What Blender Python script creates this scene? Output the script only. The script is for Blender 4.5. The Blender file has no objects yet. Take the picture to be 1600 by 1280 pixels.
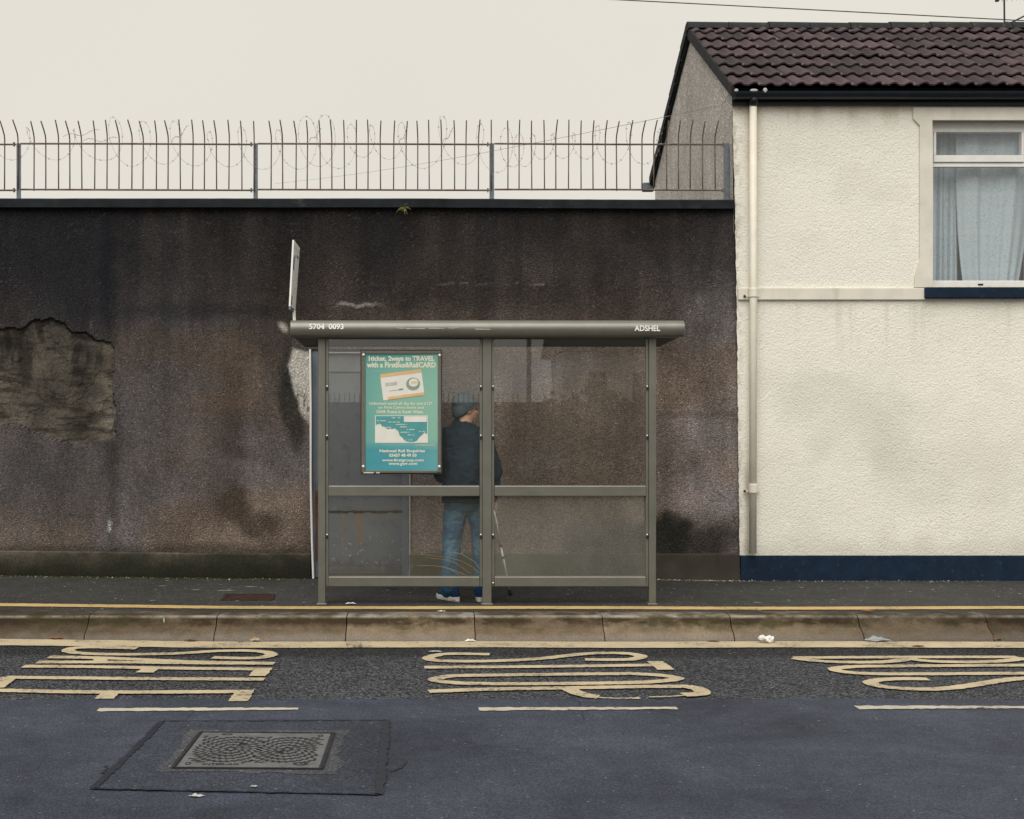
import bpy, bmesh, math, random
import numpy as np
from mathutils import Vector, Matrix

random.seed(7)
C = bpy.context.scene.collection
R = math.radians

# ------------------------------------------------------------------ camera, sky, sun, exposure
CAMZ, F, CX, HY = 1.60, 1900.0, 671.0, 680.0      # eye height, focal length and vanishing point (photo of 1600 x 1280)
cam = bpy.data.objects.new('camera', bpy.data.cameras.new('camera'))
C.objects.link(cam)
cam.location = (0, 0, CAMZ)
cam.rotation_euler = (R(90), 0, 0)
cam.data.sensor_width = 36
cam.data.lens = 36 * F / 1600
cam.data.shift_x = (800 - CX) / 1600
cam.data.shift_y = (HY - 640) / 1600
cam.data.clip_start = 0.05
cam.data.clip_end = 600
sc = bpy.context.scene
sc.camera = cam

SUN_EL, SUN_AZ = 48, 16          # behind the camera, a little to its left, through cloud
w = bpy.data.worlds.new('World')
sc.world = w
w.use_nodes = True
wn = w.node_tree
bg = wn.nodes['Background']
sky = wn.nodes.new('ShaderNodeTexSky')
sky.sky_type = 'NISHITA'
sky.sun_disc = False
sky.sun_elevation = R(SUN_EL)
sky.sun_rotation = R(180 + SUN_AZ)
cloudn = wn.nodes.new('ShaderNodeTexNoise')
cloudn.inputs['Scale'].default_value = 1.3
cloudn.inputs['Detail'].default_value = 3
cr = wn.nodes.new('ShaderNodeValToRGB')
cr.color_ramp.elements[0].position = 0.25
cr.color_ramp.elements[0].color = (0.965, 0.925, 0.835, 1)
cr.color_ramp.elements[1].position = 0.75
cr.color_ramp.elements[1].color = (1.05, 1.0, 0.890, 1)
wn.links.new(cloudn.outputs['Fac'], cr.inputs[0])
mul = wn.nodes.new('ShaderNodeVectorMath')
mul.operation = 'SCALE'
mul.inputs['Scale'].default_value = 4.35
wn.links.new(cr.outputs[0], mul.inputs[0])
mix = wn.nodes.new('ShaderNodeMix')
mix.data_type = 'RGBA'
mix.inputs[0].default_value = 0.985
wn.links.new(sky.outputs[0], mix.inputs[6])
wn.links.new(mul.outputs[0], mix.inputs[7])
wn.links.new(mix.outputs[2], bg.inputs['Color'])
bg.inputs['Strength'].default_value = 0.10

sun = bpy.data.objects.new('sun', bpy.data.lights.new('sun', 'SUN'))
C.objects.link(sun)
sun.data.energy = 1.5
sun.data.angle = R(55)
sun.data.color = (1.0, 0.96, 0.89)
sun.rotation_euler = (R(90 - SUN_EL), 0, R(-SUN_AZ))
sc.view_settings.view_transform = 'Standard'
sc.view_settings.look = 'None'
sc.view_settings.gamma = 1
sc.view_settings.use_curve_mapping = False
sc.view_settings.exposure = 0.82

# ------------------------------------------------------------------ helpers
def P(px, py, D):
    """world point at distance D from a position measured on the photograph"""
    return Vector(((px - CX) * D / F, D, CAMZ - (py - HY) * D / F))

def sstep(a, b, x):
    t = min(1, max(0, (x - a) / (b - a)))
    return t * t * (3 - 2 * t)

def gz(x, y=9.5):
    return 0.03 * sstep(-1.4, -4.6, x) * sstep(8.0, 9.3, y)

def G(px, py, base=0.0):
    """point on the road (base 0) or pavement (base 0.18) seen at a photo position"""
    z = base
    for _ in range(3):
        D = (CAMZ - z) * F / (py - HY)
        x = (px - CX) * D / F
        z = base + gz(x, D)
    return Vector((x, D, z))

def tag(o, label=None, cat=None, group=None, kind=None):
    for k, v in (('label', label), ('category', cat), ('group', group), ('kind', kind)):
        if v: o[k] = v
    return o

def empty(name, loc=(0, 0, 0)):
    o = bpy.data.objects.new(name, None)
    o.empty_display_size = 0.1
    o.location = loc
    C.objects.link(o)
    return o

def link(name, me, mat, parent=None):
    o = bpy.data.objects.new(name, me)
    C.objects.link(o)
    if mat is not None:
        me.materials.clear()
        me.materials.append(mat)
    if parent is not None:
        o.parent = parent
        # vertices are written in world space: undo the parent's location
        p, off = parent, Vector((0, 0, 0))
        while p is not None:
            off += p.location
            p = p.parent
        o.location = -off
    return o

class MB:
    def __init__(self):
        self.v, self.f = [], []
    def add(self, vs, fs):
        b = len(self.v)
        self.v += [tuple(p) for p in vs]
        self.f += [tuple(i + b for i in f) for f in fs]
        return self
    def box(self, x0, x1, y0, y1, z0, z1, bev=0.0):
        if bev > 0:
            bm = bmesh.new()
            bmesh.ops.create_cube(bm, size=1)
            for q in bm.verts:
                q.co = Vector(((x0 + x1) / 2 + q.co.x * (x1 - x0), (y0 + y1) / 2 + q.co.y * (y1 - y0), (z0 + z1) / 2 + q.co.z * (z1 - z0)))
            bmesh.ops.bevel(bm, geom=bm.edges[:], offset=bev, segments=2, affect='EDGES', profile=0.5)
            bm.verts.index_update()
            self.add([q.co for q in bm.verts], [[q.index for q in f.verts] for f in bm.faces])
            bm.free()
            return self
        vs = [(x, y, z) for z in (z0, z1) for y in (y0, y1) for x in (x0, x1)]
        return self.add(vs, [(0, 2, 3, 1), (4, 5, 7, 6), (0, 1, 5, 4), (2, 6, 7, 3), (0, 4, 6, 2), (1, 3, 7, 5)])
    def prism(self, poly, vec):
        n = len(poly); vec = Vector(vec)
        a = [Vector(p) for p in poly]
        vs = a + [p + vec for p in a]
        fs = [tuple(range(n))[::-1], tuple(range(n, 2 * n))] + [(i, (i + 1) % n, n + (i + 1) % n, n + i) for i in range(n)]
        return self.add(vs, fs)
    def tube(self, pts, r, n=8, cap=True):
        pts = [Vector(p) for p in pts]
        rs = r if hasattr(r, '__len__') else [r] * len(pts)
        T = []
        for i in range(len(pts)):
            a, b = pts[max(0, i - 1)], pts[min(len(pts) - 1, i + 1)]
            T.append((b - a).normalized())
        up = Vector((0, 0, 1)) if abs(T[0].z) < 0.9 else Vector((1, 0, 0))
        u = T[0].cross(up).normalized()
        vs, fs = [], []
        for i, p in enumerate(pts):
            u = (u - T[i] * u.dot(T[i])).normalized()
            v = T[i].cross(u)
            for k in range(n):
                a = 2 * math.pi * k / n
                vs.append(p + (u * math.cos(a) + v * math.sin(a)) * rs[i])
        for i in range(len(pts) - 1):
            for k in range(n):
                k2 = (k + 1) % n
                fs.append((i * n + k, i * n + k2, (i + 1) * n + k2, (i + 1) * n + k))
        if cap:
            fs.append(tuple(range(n))[::-1])
            fs.append(tuple(range((len(pts) - 1) * n, len(pts) * n)))
        return self.add(vs, fs)
    def ball(self, c, r, seg=12, rings=8, rot=None):
        r = r if hasattr(r, '__len__') else (r, r, r)
        c = Vector(c); vs, fs = [], []
        for i in range(rings + 1):
            th = math.pi * i / rings
            for k in range(seg):
                ph = 2 * math.pi * k / seg
                p = Vector((r[0] * math.sin(th) * math.cos(ph), r[1] * math.sin(th) * math.sin(ph), r[2] * math.cos(th)))
                if rot is not None: p = rot @ p
                vs.append(c + p)
        for i in range(rings):
            for k in range(seg):
                k2 = (k + 1) % seg
                fs.append((i * seg + k, (i + 1) * seg + k, (i + 1) * seg + k2, i * seg + k2))
        return self.add(vs, fs)
    def limb(self, pts, rs, n=12):
        self.tube(pts, rs, n)
        for p, r in zip(pts, rs): self.ball(p, r, 12, 8)
        return self
    def mesh(self, name, smooth=False, fix=True):
        me = bpy.data.meshes.new(name)
        me.from_pydata(self.v, [], self.f)
        if fix:
            bm = bmesh.new(); bm.from_mesh(me)
            bmesh.ops.remove_doubles(bm, verts=bm.verts[:], dist=1e-6)
            bmesh.ops.recalc_face_normals(bm, faces=bm.faces[:])
            bm.to_mesh(me); bm.free()
        if smooth:
            me.polygons.foreach_set('use_smooth', [True] * len(me.polygons))
        me.update()
        return me
    def build(self, name, mat, parent=None, smooth=False, fix=True):
        return link(name, self.mesh(name, smooth, fix), mat, parent)

def smooth_by_angle(o, ang=35):
    me = o.data
    me.polygons.foreach_set('use_smooth', [True] * len(me.polygons))
    me.set_sharp_from_angle(angle=R(ang))
    return o

# numpy noise used for stains that belong to the surfaces (soot, damp, moss)
def vnoise(x, y, seed=0):
    x = np.asarray(x, float); y = np.asarray(y, float)
    xi, yi = np.floor(x).astype(np.int64), np.floor(y).astype(np.int64)
    xf, yf = x - xi, y - yi
    def h(a, b):
        n = (a * 374761393 + b * 668265263 + seed * 974634777) & 0xffffffff
        n = ((n ^ (n >> 13)) * 1274126177) & 0xffffffff
        n = (n ^ (n >> 16)) & 0xffff
        return n / 65535.0
    u, v = xf * xf * (3 - 2 * xf), yf * yf * (3 - 2 * yf)
    return (h(xi, yi) * (1 - u) + h(xi + 1, yi) * u) * (1 - v) + (h(xi, yi + 1) * (1 - u) + h(xi + 1, yi + 1) * u) * v

def fbm(x, y, o=4, seed=0):
    s, a, t = 0, 1.0, 0
    for i in range(o):
        s = s + a * vnoise(x * 2 ** i, y * 2 ** i, seed + i * 17); t += a; a *= 0.5
    return s / t

def nstep(a, b, x):
    t = np.clip((x - a) / (b - a), 0, 1)
    return t * t * (3 - 2 * t)

def grid_mesh(name, xs, zs, fn, hole=None):
    """vertical sheet: fn(X, Z) -> Y array; hole(xc, zc) drops cells"""
    X, Z = np.meshgrid(xs, zs)
    Y = fn(X, Z)
    n, m = X.shape
    v = np.stack([X.ravel(), Y.ravel(), Z.ravel()], 1)
    idx = np.arange(n * m).reshape(n, m)
    q = np.stack([idx[:-1, :-1], idx[:-1, 1:], idx[1:, 1:], idx[1:, :-1]], -1).reshape(-1, 4)
    if hole is not None:
        xc = (X[:-1, :-1] + X[1:, 1:]).ravel() / 2; zc = (Z[:-1, :-1] + Z[1:, 1:]).ravel() / 2
        q = q[~hole(xc, zc)]
    me = bpy.data.meshes.new(name)
    me.from_pydata(v.tolist(), [], q.tolist())
    me.update()
    return me, v

def set_tone(me, rgb):
    a = me.color_attributes.new('tone', 'FLOAT_COLOR', 'POINT')
    c = np.ones((len(rgb), 4), np.float32); c[:, :3] = rgb
    a.data.foreach_set('color', c.ravel())

def segs(*parts):
    out = []
    for a, b, st in parts:
        k = max(1, int(round((b - a) / st)))
        out += [a + (b - a) * i / k for i in range(k)]
    out.append(parts[-1][1])
    return np.array(out)

# ------------------------------------------------------------------ material helper
class Mat:
    def __init__(s, name, rough=0.8, spec=0.3, metal=0.0, color=None):
        s.m = bpy.data.materials.new(name); s.m.use_nodes = True
        s.t = s.m.node_tree; s.b = s.t.nodes['Principled BSDF']
        s.set(s.b, 'Roughness', rough); s.set(s.b, 'Specular IOR Level', spec); s.set(s.b, 'Metallic', metal)
        if color is not None: s.color(color)
        s._co = None
    def set(s, n, k, v):
        i = n.inputs[k]
        if isinstance(v, bpy.types.NodeSocket): s.t.links.new(v, i)
        elif isinstance(v, (tuple, list)) and len(v) == 3 and i.type == 'RGBA': i.default_value = (*v, 1)
        else: i.default_value = v
    def color(s, v): s.set(s.b, 'Base Color', v)
    def co(s, scale=None):
        if s._co is None: s._co = s.t.nodes.new('ShaderNodeTexCoord').outputs['Object']
        if scale is None: return s._co
        n = s.t.nodes.new('ShaderNodeMapping'); s.set(n, 'Vector', s._co); n.inputs['Scale'].default_value = scale
        return n.outputs[0]
    def xyz(s, k):
        if not hasattr(s, '_sep'):
            s._sep = s.t.nodes.new('ShaderNodeSeparateXYZ'); s.set(s._sep, 0, s.co())
        return s._sep.outputs[k]
    def noise(s, scale, detail=3, rough=0.55, vec=None, dist=0.0):
        n = s.t.nodes.new('ShaderNodeTexNoise'); s.set(n, 'Vector', vec or s.co())
        s.set(n, 'Scale', scale); s.set(n, 'Detail', detail); s.set(n, 'Roughness', rough); s.set(n, 'Distortion', dist)
        return n.outputs['Fac']
    def voro(s, scale, out='Distance', vec=None, feature='F1'):
        n = s.t.nodes.new('ShaderNodeTexVoronoi'); n.feature = feature; s.set(n, 'Vector', vec or s.co()); s.set(n, 'Scale', scale)
        return n.outputs[out]
    def ramp(s, fac, *stops):
        n = s.t.nodes.new('ShaderNodeValToRGB'); s.set(n, 0, fac)
        e = n.color_ramp.elements
        while len(e) < len(stops): e.new(0.5)
        for q, (p, c) in zip(e, stops):
            q.position = p; q.color = (c, c, c, 1) if not hasattr(c, '__len__') else (*c, 1)
        return n.outputs[0]
    def math(s, op, a, b=0.0, clamp=False):
        n = s.t.nodes.new('ShaderNodeMath'); n.operation = op; n.use_clamp = clamp; s.set(n, 0, a); s.set(n, 1, b)
        return n.outputs[0]
    def mix(s, f, a, b, mode='MIX'):
        n = s.t.nodes.new('ShaderNodeMix'); n.data_type = 'RGBA'; n.blend_type = mode
        s.set(n, 0, f); s.set(n, 6, a); s.set(n, 7, b)
        return n.outputs[2]
    def attr(s, name='tone'):
        n = s.t.nodes.new('ShaderNodeAttribute'); n.attribute_name = name
        return n.outputs['Color']
    def rand(s):
        return s.t.nodes.new('ShaderNodeObjectInfo').outputs['Random']
    def bump(s, h, strength=0.5, dist=0.01):
        n = s.t.nodes.new('ShaderNodeBump'); s.set(n, 'Height', h); s.set(n, 'Strength', strength); s.set(n, 'Distance', dist)
        s.set(s.b, 'Normal', n.outputs[0])
        return s

# --- surfaces
def m_roughcast(name, scale, contrast, bumpd, strength=1.0, white=0.03):
    m = Mat(name, 0.9, 0.15)
    v = m.voro(scale)
    cell = m.voro(scale, 'Color')
    n = m.noise(scale * 0.55, 4, 0.7)
    g = m.math('ADD', m.math('MULTIPLY', n, contrast), 1 - contrast * 0.5)
    sepc = m.t.nodes.new('ShaderNodeSeparateColor'); m.set(sepc, 0, cell)
    g2 = m.math('ADD', m.math('MULTIPLY', sepc.outputs[0], contrast * 0.8), 1 - contrast * 0.4)
    gg = m.math('MULTIPLY', g, g2)
    col = m.mix(1.0, m.attr(), gg, 'MULTIPLY')
    lightp = m.ramp(sepc.outputs[1], (1 - white - 0.02, 0.0), (1 - white, 1.0))
    col = m.mix(lightp, col, m.mix(1.0, col, (1.9, 1.85, 1.8), 'MULTIPLY'))
    m.color(col)
    h = m.math('ADD', m.math('MULTIPLY', v, -1.0), m.math('MULTIPLY', n, 1.3))
    m.bump(h, strength, bumpd)
    return m.m

ROUGHCAST = m_roughcast('dark roughcast', 105, 1.05, 0.011, white=0.035)
GABLECAST = m_roughcast('pebbledash', 80, 1.0, 0.012, white=0.03)

def m_cream():
    m = Mat('cream roughcast', 0.85, 0.2)
    n1 = m.noise(62, 4, 0.65, dist=0.25)
    n2 = m.voro(55, 'Distance', feature='SMOOTH_F1')
    n3 = m.noise(19, 2)
    h = m.math('ADD', m.math('ADD', n1, m.math('MULTIPLY', n2, -0.5)), m.math('MULTIPLY', n3, 0.5))
    pits = m.ramp(n1, (0.28, 0.68), (0.44, 1.0))
    m.color(m.mix(1.0, m.attr(), pits, 'MULTIPLY'))
    m.bump(h, 0.62, 0.014)
    return m.m
CREAM = m_cream()

def m_smoothcream(name='cream paint', c=(0.70, 0.67, 0.59)):
    m = Mat(name, 0.7, 0.3)
    n = m.noise(5, 4); n2 = m.noise(60, 3)
    st = m.noise(9, 3, vec=m.co((1, 1, 0.12)))
    k = m.ramp(n, (0.3, 0.86), (0.65, 1.0))
    col = m.mix(1.0, c, k, 'MULTIPLY')
    col = m.mix(m.ramp(st, (0.60, 0.0), (0.75, 0.35)), col, (0.33, 0.30, 0.24))
    m.color(col); m.bump(n2, 0.25, 0.004)
    return m.m
CREAMSMOOTH = m_smoothcream()

def m_simple(name, c, rough=0.6, spec=0.4, metal=0.0, var=0.25, scale=14, bump=0.0, dirt=None):
    m = Mat(name, rough, spec, metal)
    n = m.noise(scale, 4, 0.6)
    col = m.mix(1.0, c, m.ramp(n, (0.3, 1 - var), (0.7, 1 + var * 0.3)), 'MULTIPLY')
    if dirt:
        n2 = m.noise(dirt[1], 5, 0.7)
        col = m.mix(m.ramp(n2, (dirt[2], 0.0), (dirt[2] + 0.12, dirt[3])), col, dirt[0])
    m.color(col)
    if bump: m.bump(m.noise(scale * 6, 3), 0.5, bump)
    return m.m

NAVY = m_simple('navy paint', (0.006, 0.019, 0.042), 0.75, 0.2, var=0.35, scale=6, bump=0.004, dirt=((0.075, 0.068, 0.06), 16, 0.60, 0.55))
BLACK = m_simple('black gutter paint', (0.006, 0.012, 0.018), 0.4, 0.4, var=0.3, scale=9, dirt=((0.03, 0.04, 0.035), 14, 0.62, 0.6))
SHELTER = m_simple('grey green powder coat', (0.185, 0.183, 0.158), 0.36, 0.6, 0.45, var=0.14, scale=7, dirt=((0.34, 0.34, 0.31), 38, 0.69, 0.5))
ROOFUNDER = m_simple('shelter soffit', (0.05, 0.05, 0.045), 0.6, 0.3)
CLIP = m_simple('steel clip', (0.62, 0.60, 0.55), 0.25, 0.5, 0.9, var=0.1)
GALV = m_simple('galvanised steel', (0.15, 0.17, 0.20), 0.5, 0.5, 0.35, var=0.4, scale=40)
RUSTBAR = m_simple('weathered iron bar', (0.19, 0.155, 0.135), 0.7, 0.3, 0.1, var=0.4, scale=12, dirt=((0.13, 0.055, 0.022), 7, 0.5, 0.8))
WIRE = m_simple('barbed wire steel', (0.32, 0.30, 0.28), 0.6, 0.3, 0.3)
CABLE = m_simple('cable sheath', (0.10, 0.10, 0.10), 0.6, 0.3)
UPVC = m_simple('white window plastic', (0.76, 0.755, 0.73), 0.35, 0.5, var=0.08, scale=8)
PIPE = m_simple('cream pipe paint', (0.74, 0.70, 0.605), 0.5, 0.4, var=0.10, scale=5, dirt=((0.36, 0.27, 0.17), 9, 0.66, 0.5))
RUST = m_simple('rust', (0.16, 0.055, 0.018), 0.9, 0.1, var=0.6, scale=30)

def m_roof():
    m = Mat('brown concrete tile', 0.75, 0.3)
    r = m.rand(); n = m.noise(9, 4); n2 = m.noise(30, 4, 0.7)
    col = m.mix(r, (0.032, 0.022, 0.028), (0.092, 0.060, 0.068))
    col = m.mix(1.0, col, m.ramp(n, (0.3, 0.6), (0.7, 1.25)), 'MULTIPLY')
    col = m.mix(m.ramp(n2, (0.655, 0.0), (0.71, 0.85)), col, (0.15, 0.13, 0.022))
    n3 = m.noise(6.3, 2)
    col = m.mix(m.ramp(n3, (0.74, 0.0), (0.77, 0.7)), col, (0.30, 0.26, 0.24))
    m.color(col); m.bump(m.noise(120, 3), 0.4, 0.004)
    return m.m
TILE = m_roof()
RIDGE = m_simple('mossy ridge tile', (0.030, 0.034, 0.034), 0.85, 0.2, var=0.4, scale=8, bump=0.004, dirt=((0.10, 0.095, 0.03), 16, 0.60, 0.8))

def m_asphalt(name, base, agg, dark, scale, bumpd, wear=0.5, patch=None, strength=0.8, speck=0.985):
    m = Mat(name, 0.82, 0.22)
    cell = m.voro(scale, 'Color'); d = m.voro(scale)
    s = m.t.nodes.new('ShaderNodeSeparateColor'); m.set(s, 0, cell)
    col = m.mix(m.ramp(s.outputs[0], (0.25, 0.0), (0.95, 1.0)), base, agg)
    col = m.mix(m.ramp(d, (0.35, 0.0), (0.75, 1.0)), col, dark)
    col = m.mix(m.ramp(s.outputs[1], (speck, 0.0), (min(1.0, speck + 0.006), 0.45)), col, (0.33, 0.34, 0.35))
    big = m.noise(0.9, 4, 0.6, dist=0.4)
    col = m.mix(1.0, col, m.ramp(big, (0.3, 1 - wear * 0.45), (0.7, 1 + wear * 0.3)), 'MULTIPLY')
    mid = m.noise(7, 5, 0.65)
    col = m.mix(1.0, col, m.ramp(mid, (0.3, 0.82), (0.7, 1.12)), 'MULTIPLY')
    if patch: col = patch(m, col)
    m.color(col)
    h = m.math('ADD', m.math('MULTIPLY', d, -1.0), m.math('MULTIPLY', m.noise(scale * 0.5, 3), 0.8))
    m.bump(h, strength, bumpd)
    return m.m
def road_patch(m, col):
    # tyre-polished darker bands run along the road (x); a dark damp channel beside the kerb line
    y = m.xyz(1)
    wob = m.math('ADD', y, m.math('MULTIPLY', m.math('SUBTRACT', m.noise(3.0, 3), 0.5), 0.16))
    a = m.ramp(m.math('MULTIPLY', wob, 0.1), (0.868, 0.0), (0.885, 1.0))
    return m.mix(a, col, m.mix(1.0, col, (0.52, 0.52, 0.50), 'MULTIPLY'))
def lane_patch(m, col):
    # dark oil drips and paler polished tracks worn along the lane
    oil = m.ramp(m.noise(1.5, 5, 0.7, m.co((0.5, 1, 1))), (0.56, 0.0), (0.74, 0.35))
    col = m.mix(oil, col, m.mix(1.0, col, (0.60, 0.60, 0.62), 'MULTIPLY'))
    pol = m.ramp(m.noise(1.1, 3, 0.5, m.co((0.10, 1, 1))), (0.45, 0.0), (0.65, 0.4))
    col = m.mix(pol, col, m.mix(1.0, col, (1.30, 1.28, 1.24), 'MULTIPLY'))
    vc = m.voro(1.1, 'Distance', None, 'DISTANCE_TO_EDGE')
    ck = m.math('MULTIPLY', m.ramp(vc, (0.0, 1.0), (0.006, 0.0)), m.ramp(m.noise(0.8, 2), (0.55, 0.0), (0.62, 0.6)))
    return m.mix(ck, col, (0.014, 0.015, 0.019))
ROAD_ROUGH = m_asphalt('rough chipped asphalt', (0.058, 0.062, 0.074), (0.175, 0.182, 0.200), (0.020, 0.022, 0.028), 62, 0.02, 0.35, road_patch, 1.0)
ROAD_SMOOTH = m_asphalt('smooth worn asphalt', (0.048, 0.056, 0.080), (0.074, 0.084, 0.116), (0.033, 0.038, 0.056), 95, 0.005, 0.9, lane_patch, 0.45, 0.9965)
ROAD_PATCHM = m_asphalt('relaid asphalt patch', (0.042, 0.049, 0.070), (0.071, 0.080, 0.109), (0.028, 0.032, 0.045), 90, 0.006, 0.6, None, 0.5, 0.995)
HALO = m_asphalt('pale bedding mortar', (0.072, 0.075, 0.086), (0.122, 0.125, 0.132), (0.040, 0.043, 0.052), 90, 0.007, 0.4, None, 0.6)
SEAM = m_simple('bitumen seam', (0.018, 0.021, 0.034), 0.5, 0.4, var=0.4, scale=20)
PAVE = m_asphalt('pavement asphalt', (0.050, 0.049, 0.046), (0.082, 0.080, 0.075), (0.030, 0.030, 0.029), 105, 0.005, 0.6, None, 0.5)

def m_paint(name, c, wearlo):
    m = Mat(name, 0.75, 0.25)
    n = m.noise(28, 5, 0.75); n2 = m.noise(3.2, 4); n3 = m.noise(90, 3, 0.7)
    col = m.mix(1.0, c, m.ramp(n2, (0.3, 0.78), (0.7, 1.06)), 'MULTIPLY')
    f = m.math('ADD', n, m.math('MULTIPLY', m.math('SUBTRACT', n2, 0.5), -0.5))
    f = m.math('ADD', f, m.math('MULTIPLY', m.math('SUBTRACT', n3, 0.5), 0.25))
    col = m.mix(m.ramp(f, (wearlo, 0.0), (wearlo + 0.06, 0.9)), col, (0.07, 0.07, 0.075))
    m.color(col); m.bump(m.math('ADD', n, n3), 0.5, 0.006)
    return m.m
YELLOW = m_paint('faded cream yellow road paint', (0.52, 0.435, 0.295), 0.585)
YELLOW2 = m_paint('yellow kerb line paint', (0.54, 0.385, 0.165), 0.595)
WHITELINE = m_paint('white road paint', (0.50, 0.46, 0.38), 0.60)

def m_kerb():
    m = Mat('concrete kerb', 0.85, 0.2)
    r = m.rand(); z = m.xyz(2)
    zz = m.math('ADD', z, m.math('MULTIPLY', m.math('SUBTRACT', m.noise(6, 4, 0.65), 0.5), 0.10))
    col = m.mix(r, (0.095, 0.068, 0.042), (0.260, 0.198, 0.132))
    grain = m.noise(95, 3, 0.7); mott = m.noise(4.2, 5, 0.65)
    col = m.mix(1.0, col, m.ramp(mott, (0.28, 0.55), (0.72, 1.15)), 'MULTIPLY')
    # brown damp staining in a band under the arris, light on the upturned foot painted into its colour, pale band on the arris
    st = m.math('MULTIPLY', m.ramp(zz, (0.09, 0.0), (0.13, 1.0)), m.ramp(m.noise(2.6, 5, 0.7, m.co((1, 1, 2.2))), (0.36, 0.0), (0.52, 0.95)))
    col = m.mix(st, col, (0.034, 0.022, 0.010))
    col = m.mix(m.ramp(zz, (0.02, 0.75), (0.075, 0.0)), col, (0.215, 0.190, 0.165))
    col = m.mix(m.math('MULTIPLY', m.ramp(z, (0.158, 0.0), (0.172, 1.0), (0.1815, 0.8), (0.1832, 0.15)), m.ramp(m.noise(5, 3), (0.4, 0.25), (0.62, 0.95))), col, (0.34, 0.31, 0.27))
    moss = m.math('MULTIPLY', m.ramp(m.noise(3.3, 5, 0.7, m.co((1, 1, 1.6))), (0.52, 0.0), (0.64, 0.75)), m.ramp(zz, (0.05, 0.0), (0.10, 1.0)))
    col = m.mix(moss, col, (0.050, 0.044, 0.016))
    big = m.ramp(m.math('MULTIPLY', m.math('ADD', m.xyz(0), 5.0), 0.1), (0.06, 0.62), (0.40, 1.0), (0.72, 1.0), (0.86, 0.62))
    col = m.mix(1.0, col, big, 'MULTIPLY')
    col = m.mix(1.0, col, m.ramp(grain, (0.3, 0.7), (0.7, 1.2)), 'MULTIPLY')
    m.color(col); m.bump(m.math('ADD', grain, m.noise(30, 3)), 0.5, 0.004)
    return m.m
KERB = m_kerb()
JOINT = m_simple('joint mortar', (0.028, 0.022, 0.016), 0.9, 0.1)

def m_glass(name, dirt, dcol, seed=0.0, streak=0.5):
    m = Mat(name); t = m.t
    t.nodes.remove(m.b)
    out = t.nodes['Material Output']
    tr = t.nodes.new('ShaderNodeBsdfTransparent'); tr.inputs[0].default_value = (0.985, 0.99, 0.985, 1)
    gl = t.nodes.new('ShaderNodeBsdfGlossy'); gl.inputs['Roughness'].default_value = 0.012
    gl.inputs['Color'].default_value = (1, 1, 1, 1)
    lw = t.nodes.new('ShaderNodeLayerWeight'); lw.inputs['Blend'].default_value = 0.5
    fr = m.math('ADD', m.math('MULTIPLY', m.math('POWER', lw.outputs['Facing'], 5.0), 0.9), 0.052)
    mx = t.nodes.new('ShaderNodeMixShader'); m.set(mx, 0, fr); m.set(mx, 1, tr.outputs[0]); m.set(mx, 2, gl.outputs[0])
    df = t.nodes.new('ShaderNodeBsdfDiffuse'); m.set(df, 'Color', (*dcol, 1))
    n = m.noise(2.4, 5, 0.65, m.co((1, 1, 0.7))); n2 = m.noise(70, 2, 0.6)
    d = m.math('MULTIPLY', m.ramp(n, (0.3, 1 - streak), (0.7, 1.0)), dirt)
    d = m.math('MULTIPLY', d, m.ramp(n2, (0.3, 0.75), (0.7, 1.1)))
    m2 = t.nodes.new('ShaderNodeMixShader'); m.set(m2, 0, d); m.set(m2, 1, mx.outputs[0]); m.set(m2, 2, df.outputs[0])
    t.links.new(m2.outputs[0], out.inputs['Surface'])
    return m.m
GLASS_UP = m_glass('shelter glass', 0.028, (0.40, 0.37, 0.31))
GLASS_LOW = m_glass('dusty shelter glass', 0.060, (0.34, 0.32, 0.26), 1.0, 0.6)
GLASS_MILK = m_glass('milky shelter glass', 0.17, (0.34, 0.335, 0.29), 2.0, 0.55)
GLASS_WIN = m_glass('window glass', 0.02, (0.5, 0.5, 0.5))

# ------------------------------------------------------------------ ground: road, kerb, pavement
def sheet(name, xs, ys, zfn, mat, parent=None):
    X, Y = np.meshgrid(xs, ys)
    Z = np.vectorize(zfn)(X, Y)
    n, m = X.shape
    idx = np.arange(n * m).reshape(n, m)
    q = np.stack([idx[:-1, :-1], idx[:-1, 1:], idx[1:, 1:], idx[1:, :-1]], -1).reshape(-1, 4)
    me = bpy.data.meshes.new(name)
    me.from_pydata(np.stack([X.ravel(), Y.ravel(), Z.ravel()], 1).tolist(), [], q.tolist())
    me.polygons.foreach_set('use_smooth', [True] * len(me.polygons))
    me.update()
    return link(name, me, mat, parent)

YB = 7.36           # line where the chipped bus bay meets the smooth carriageway
xs_far = np.concatenate([[-150, -60, -20, -10], np.arange(-6, 6.01, 0.2), [10, 20, 60, 150]])
ground = sheet('ground', [-250, 250], [-250, 250], lambda x, y: -0.30, m_simple('earth', (0.07, 0.065, 0.05), 0.95, 0.1))
tag(ground, kind='structure')
road = sheet('road', xs_far, np.concatenate([np.arange(YB, 9.3, 0.2), [9.44]]), lambda x, y: gz(x, y), ROAD_ROUGH)
tag(road, kind='structure')
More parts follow.
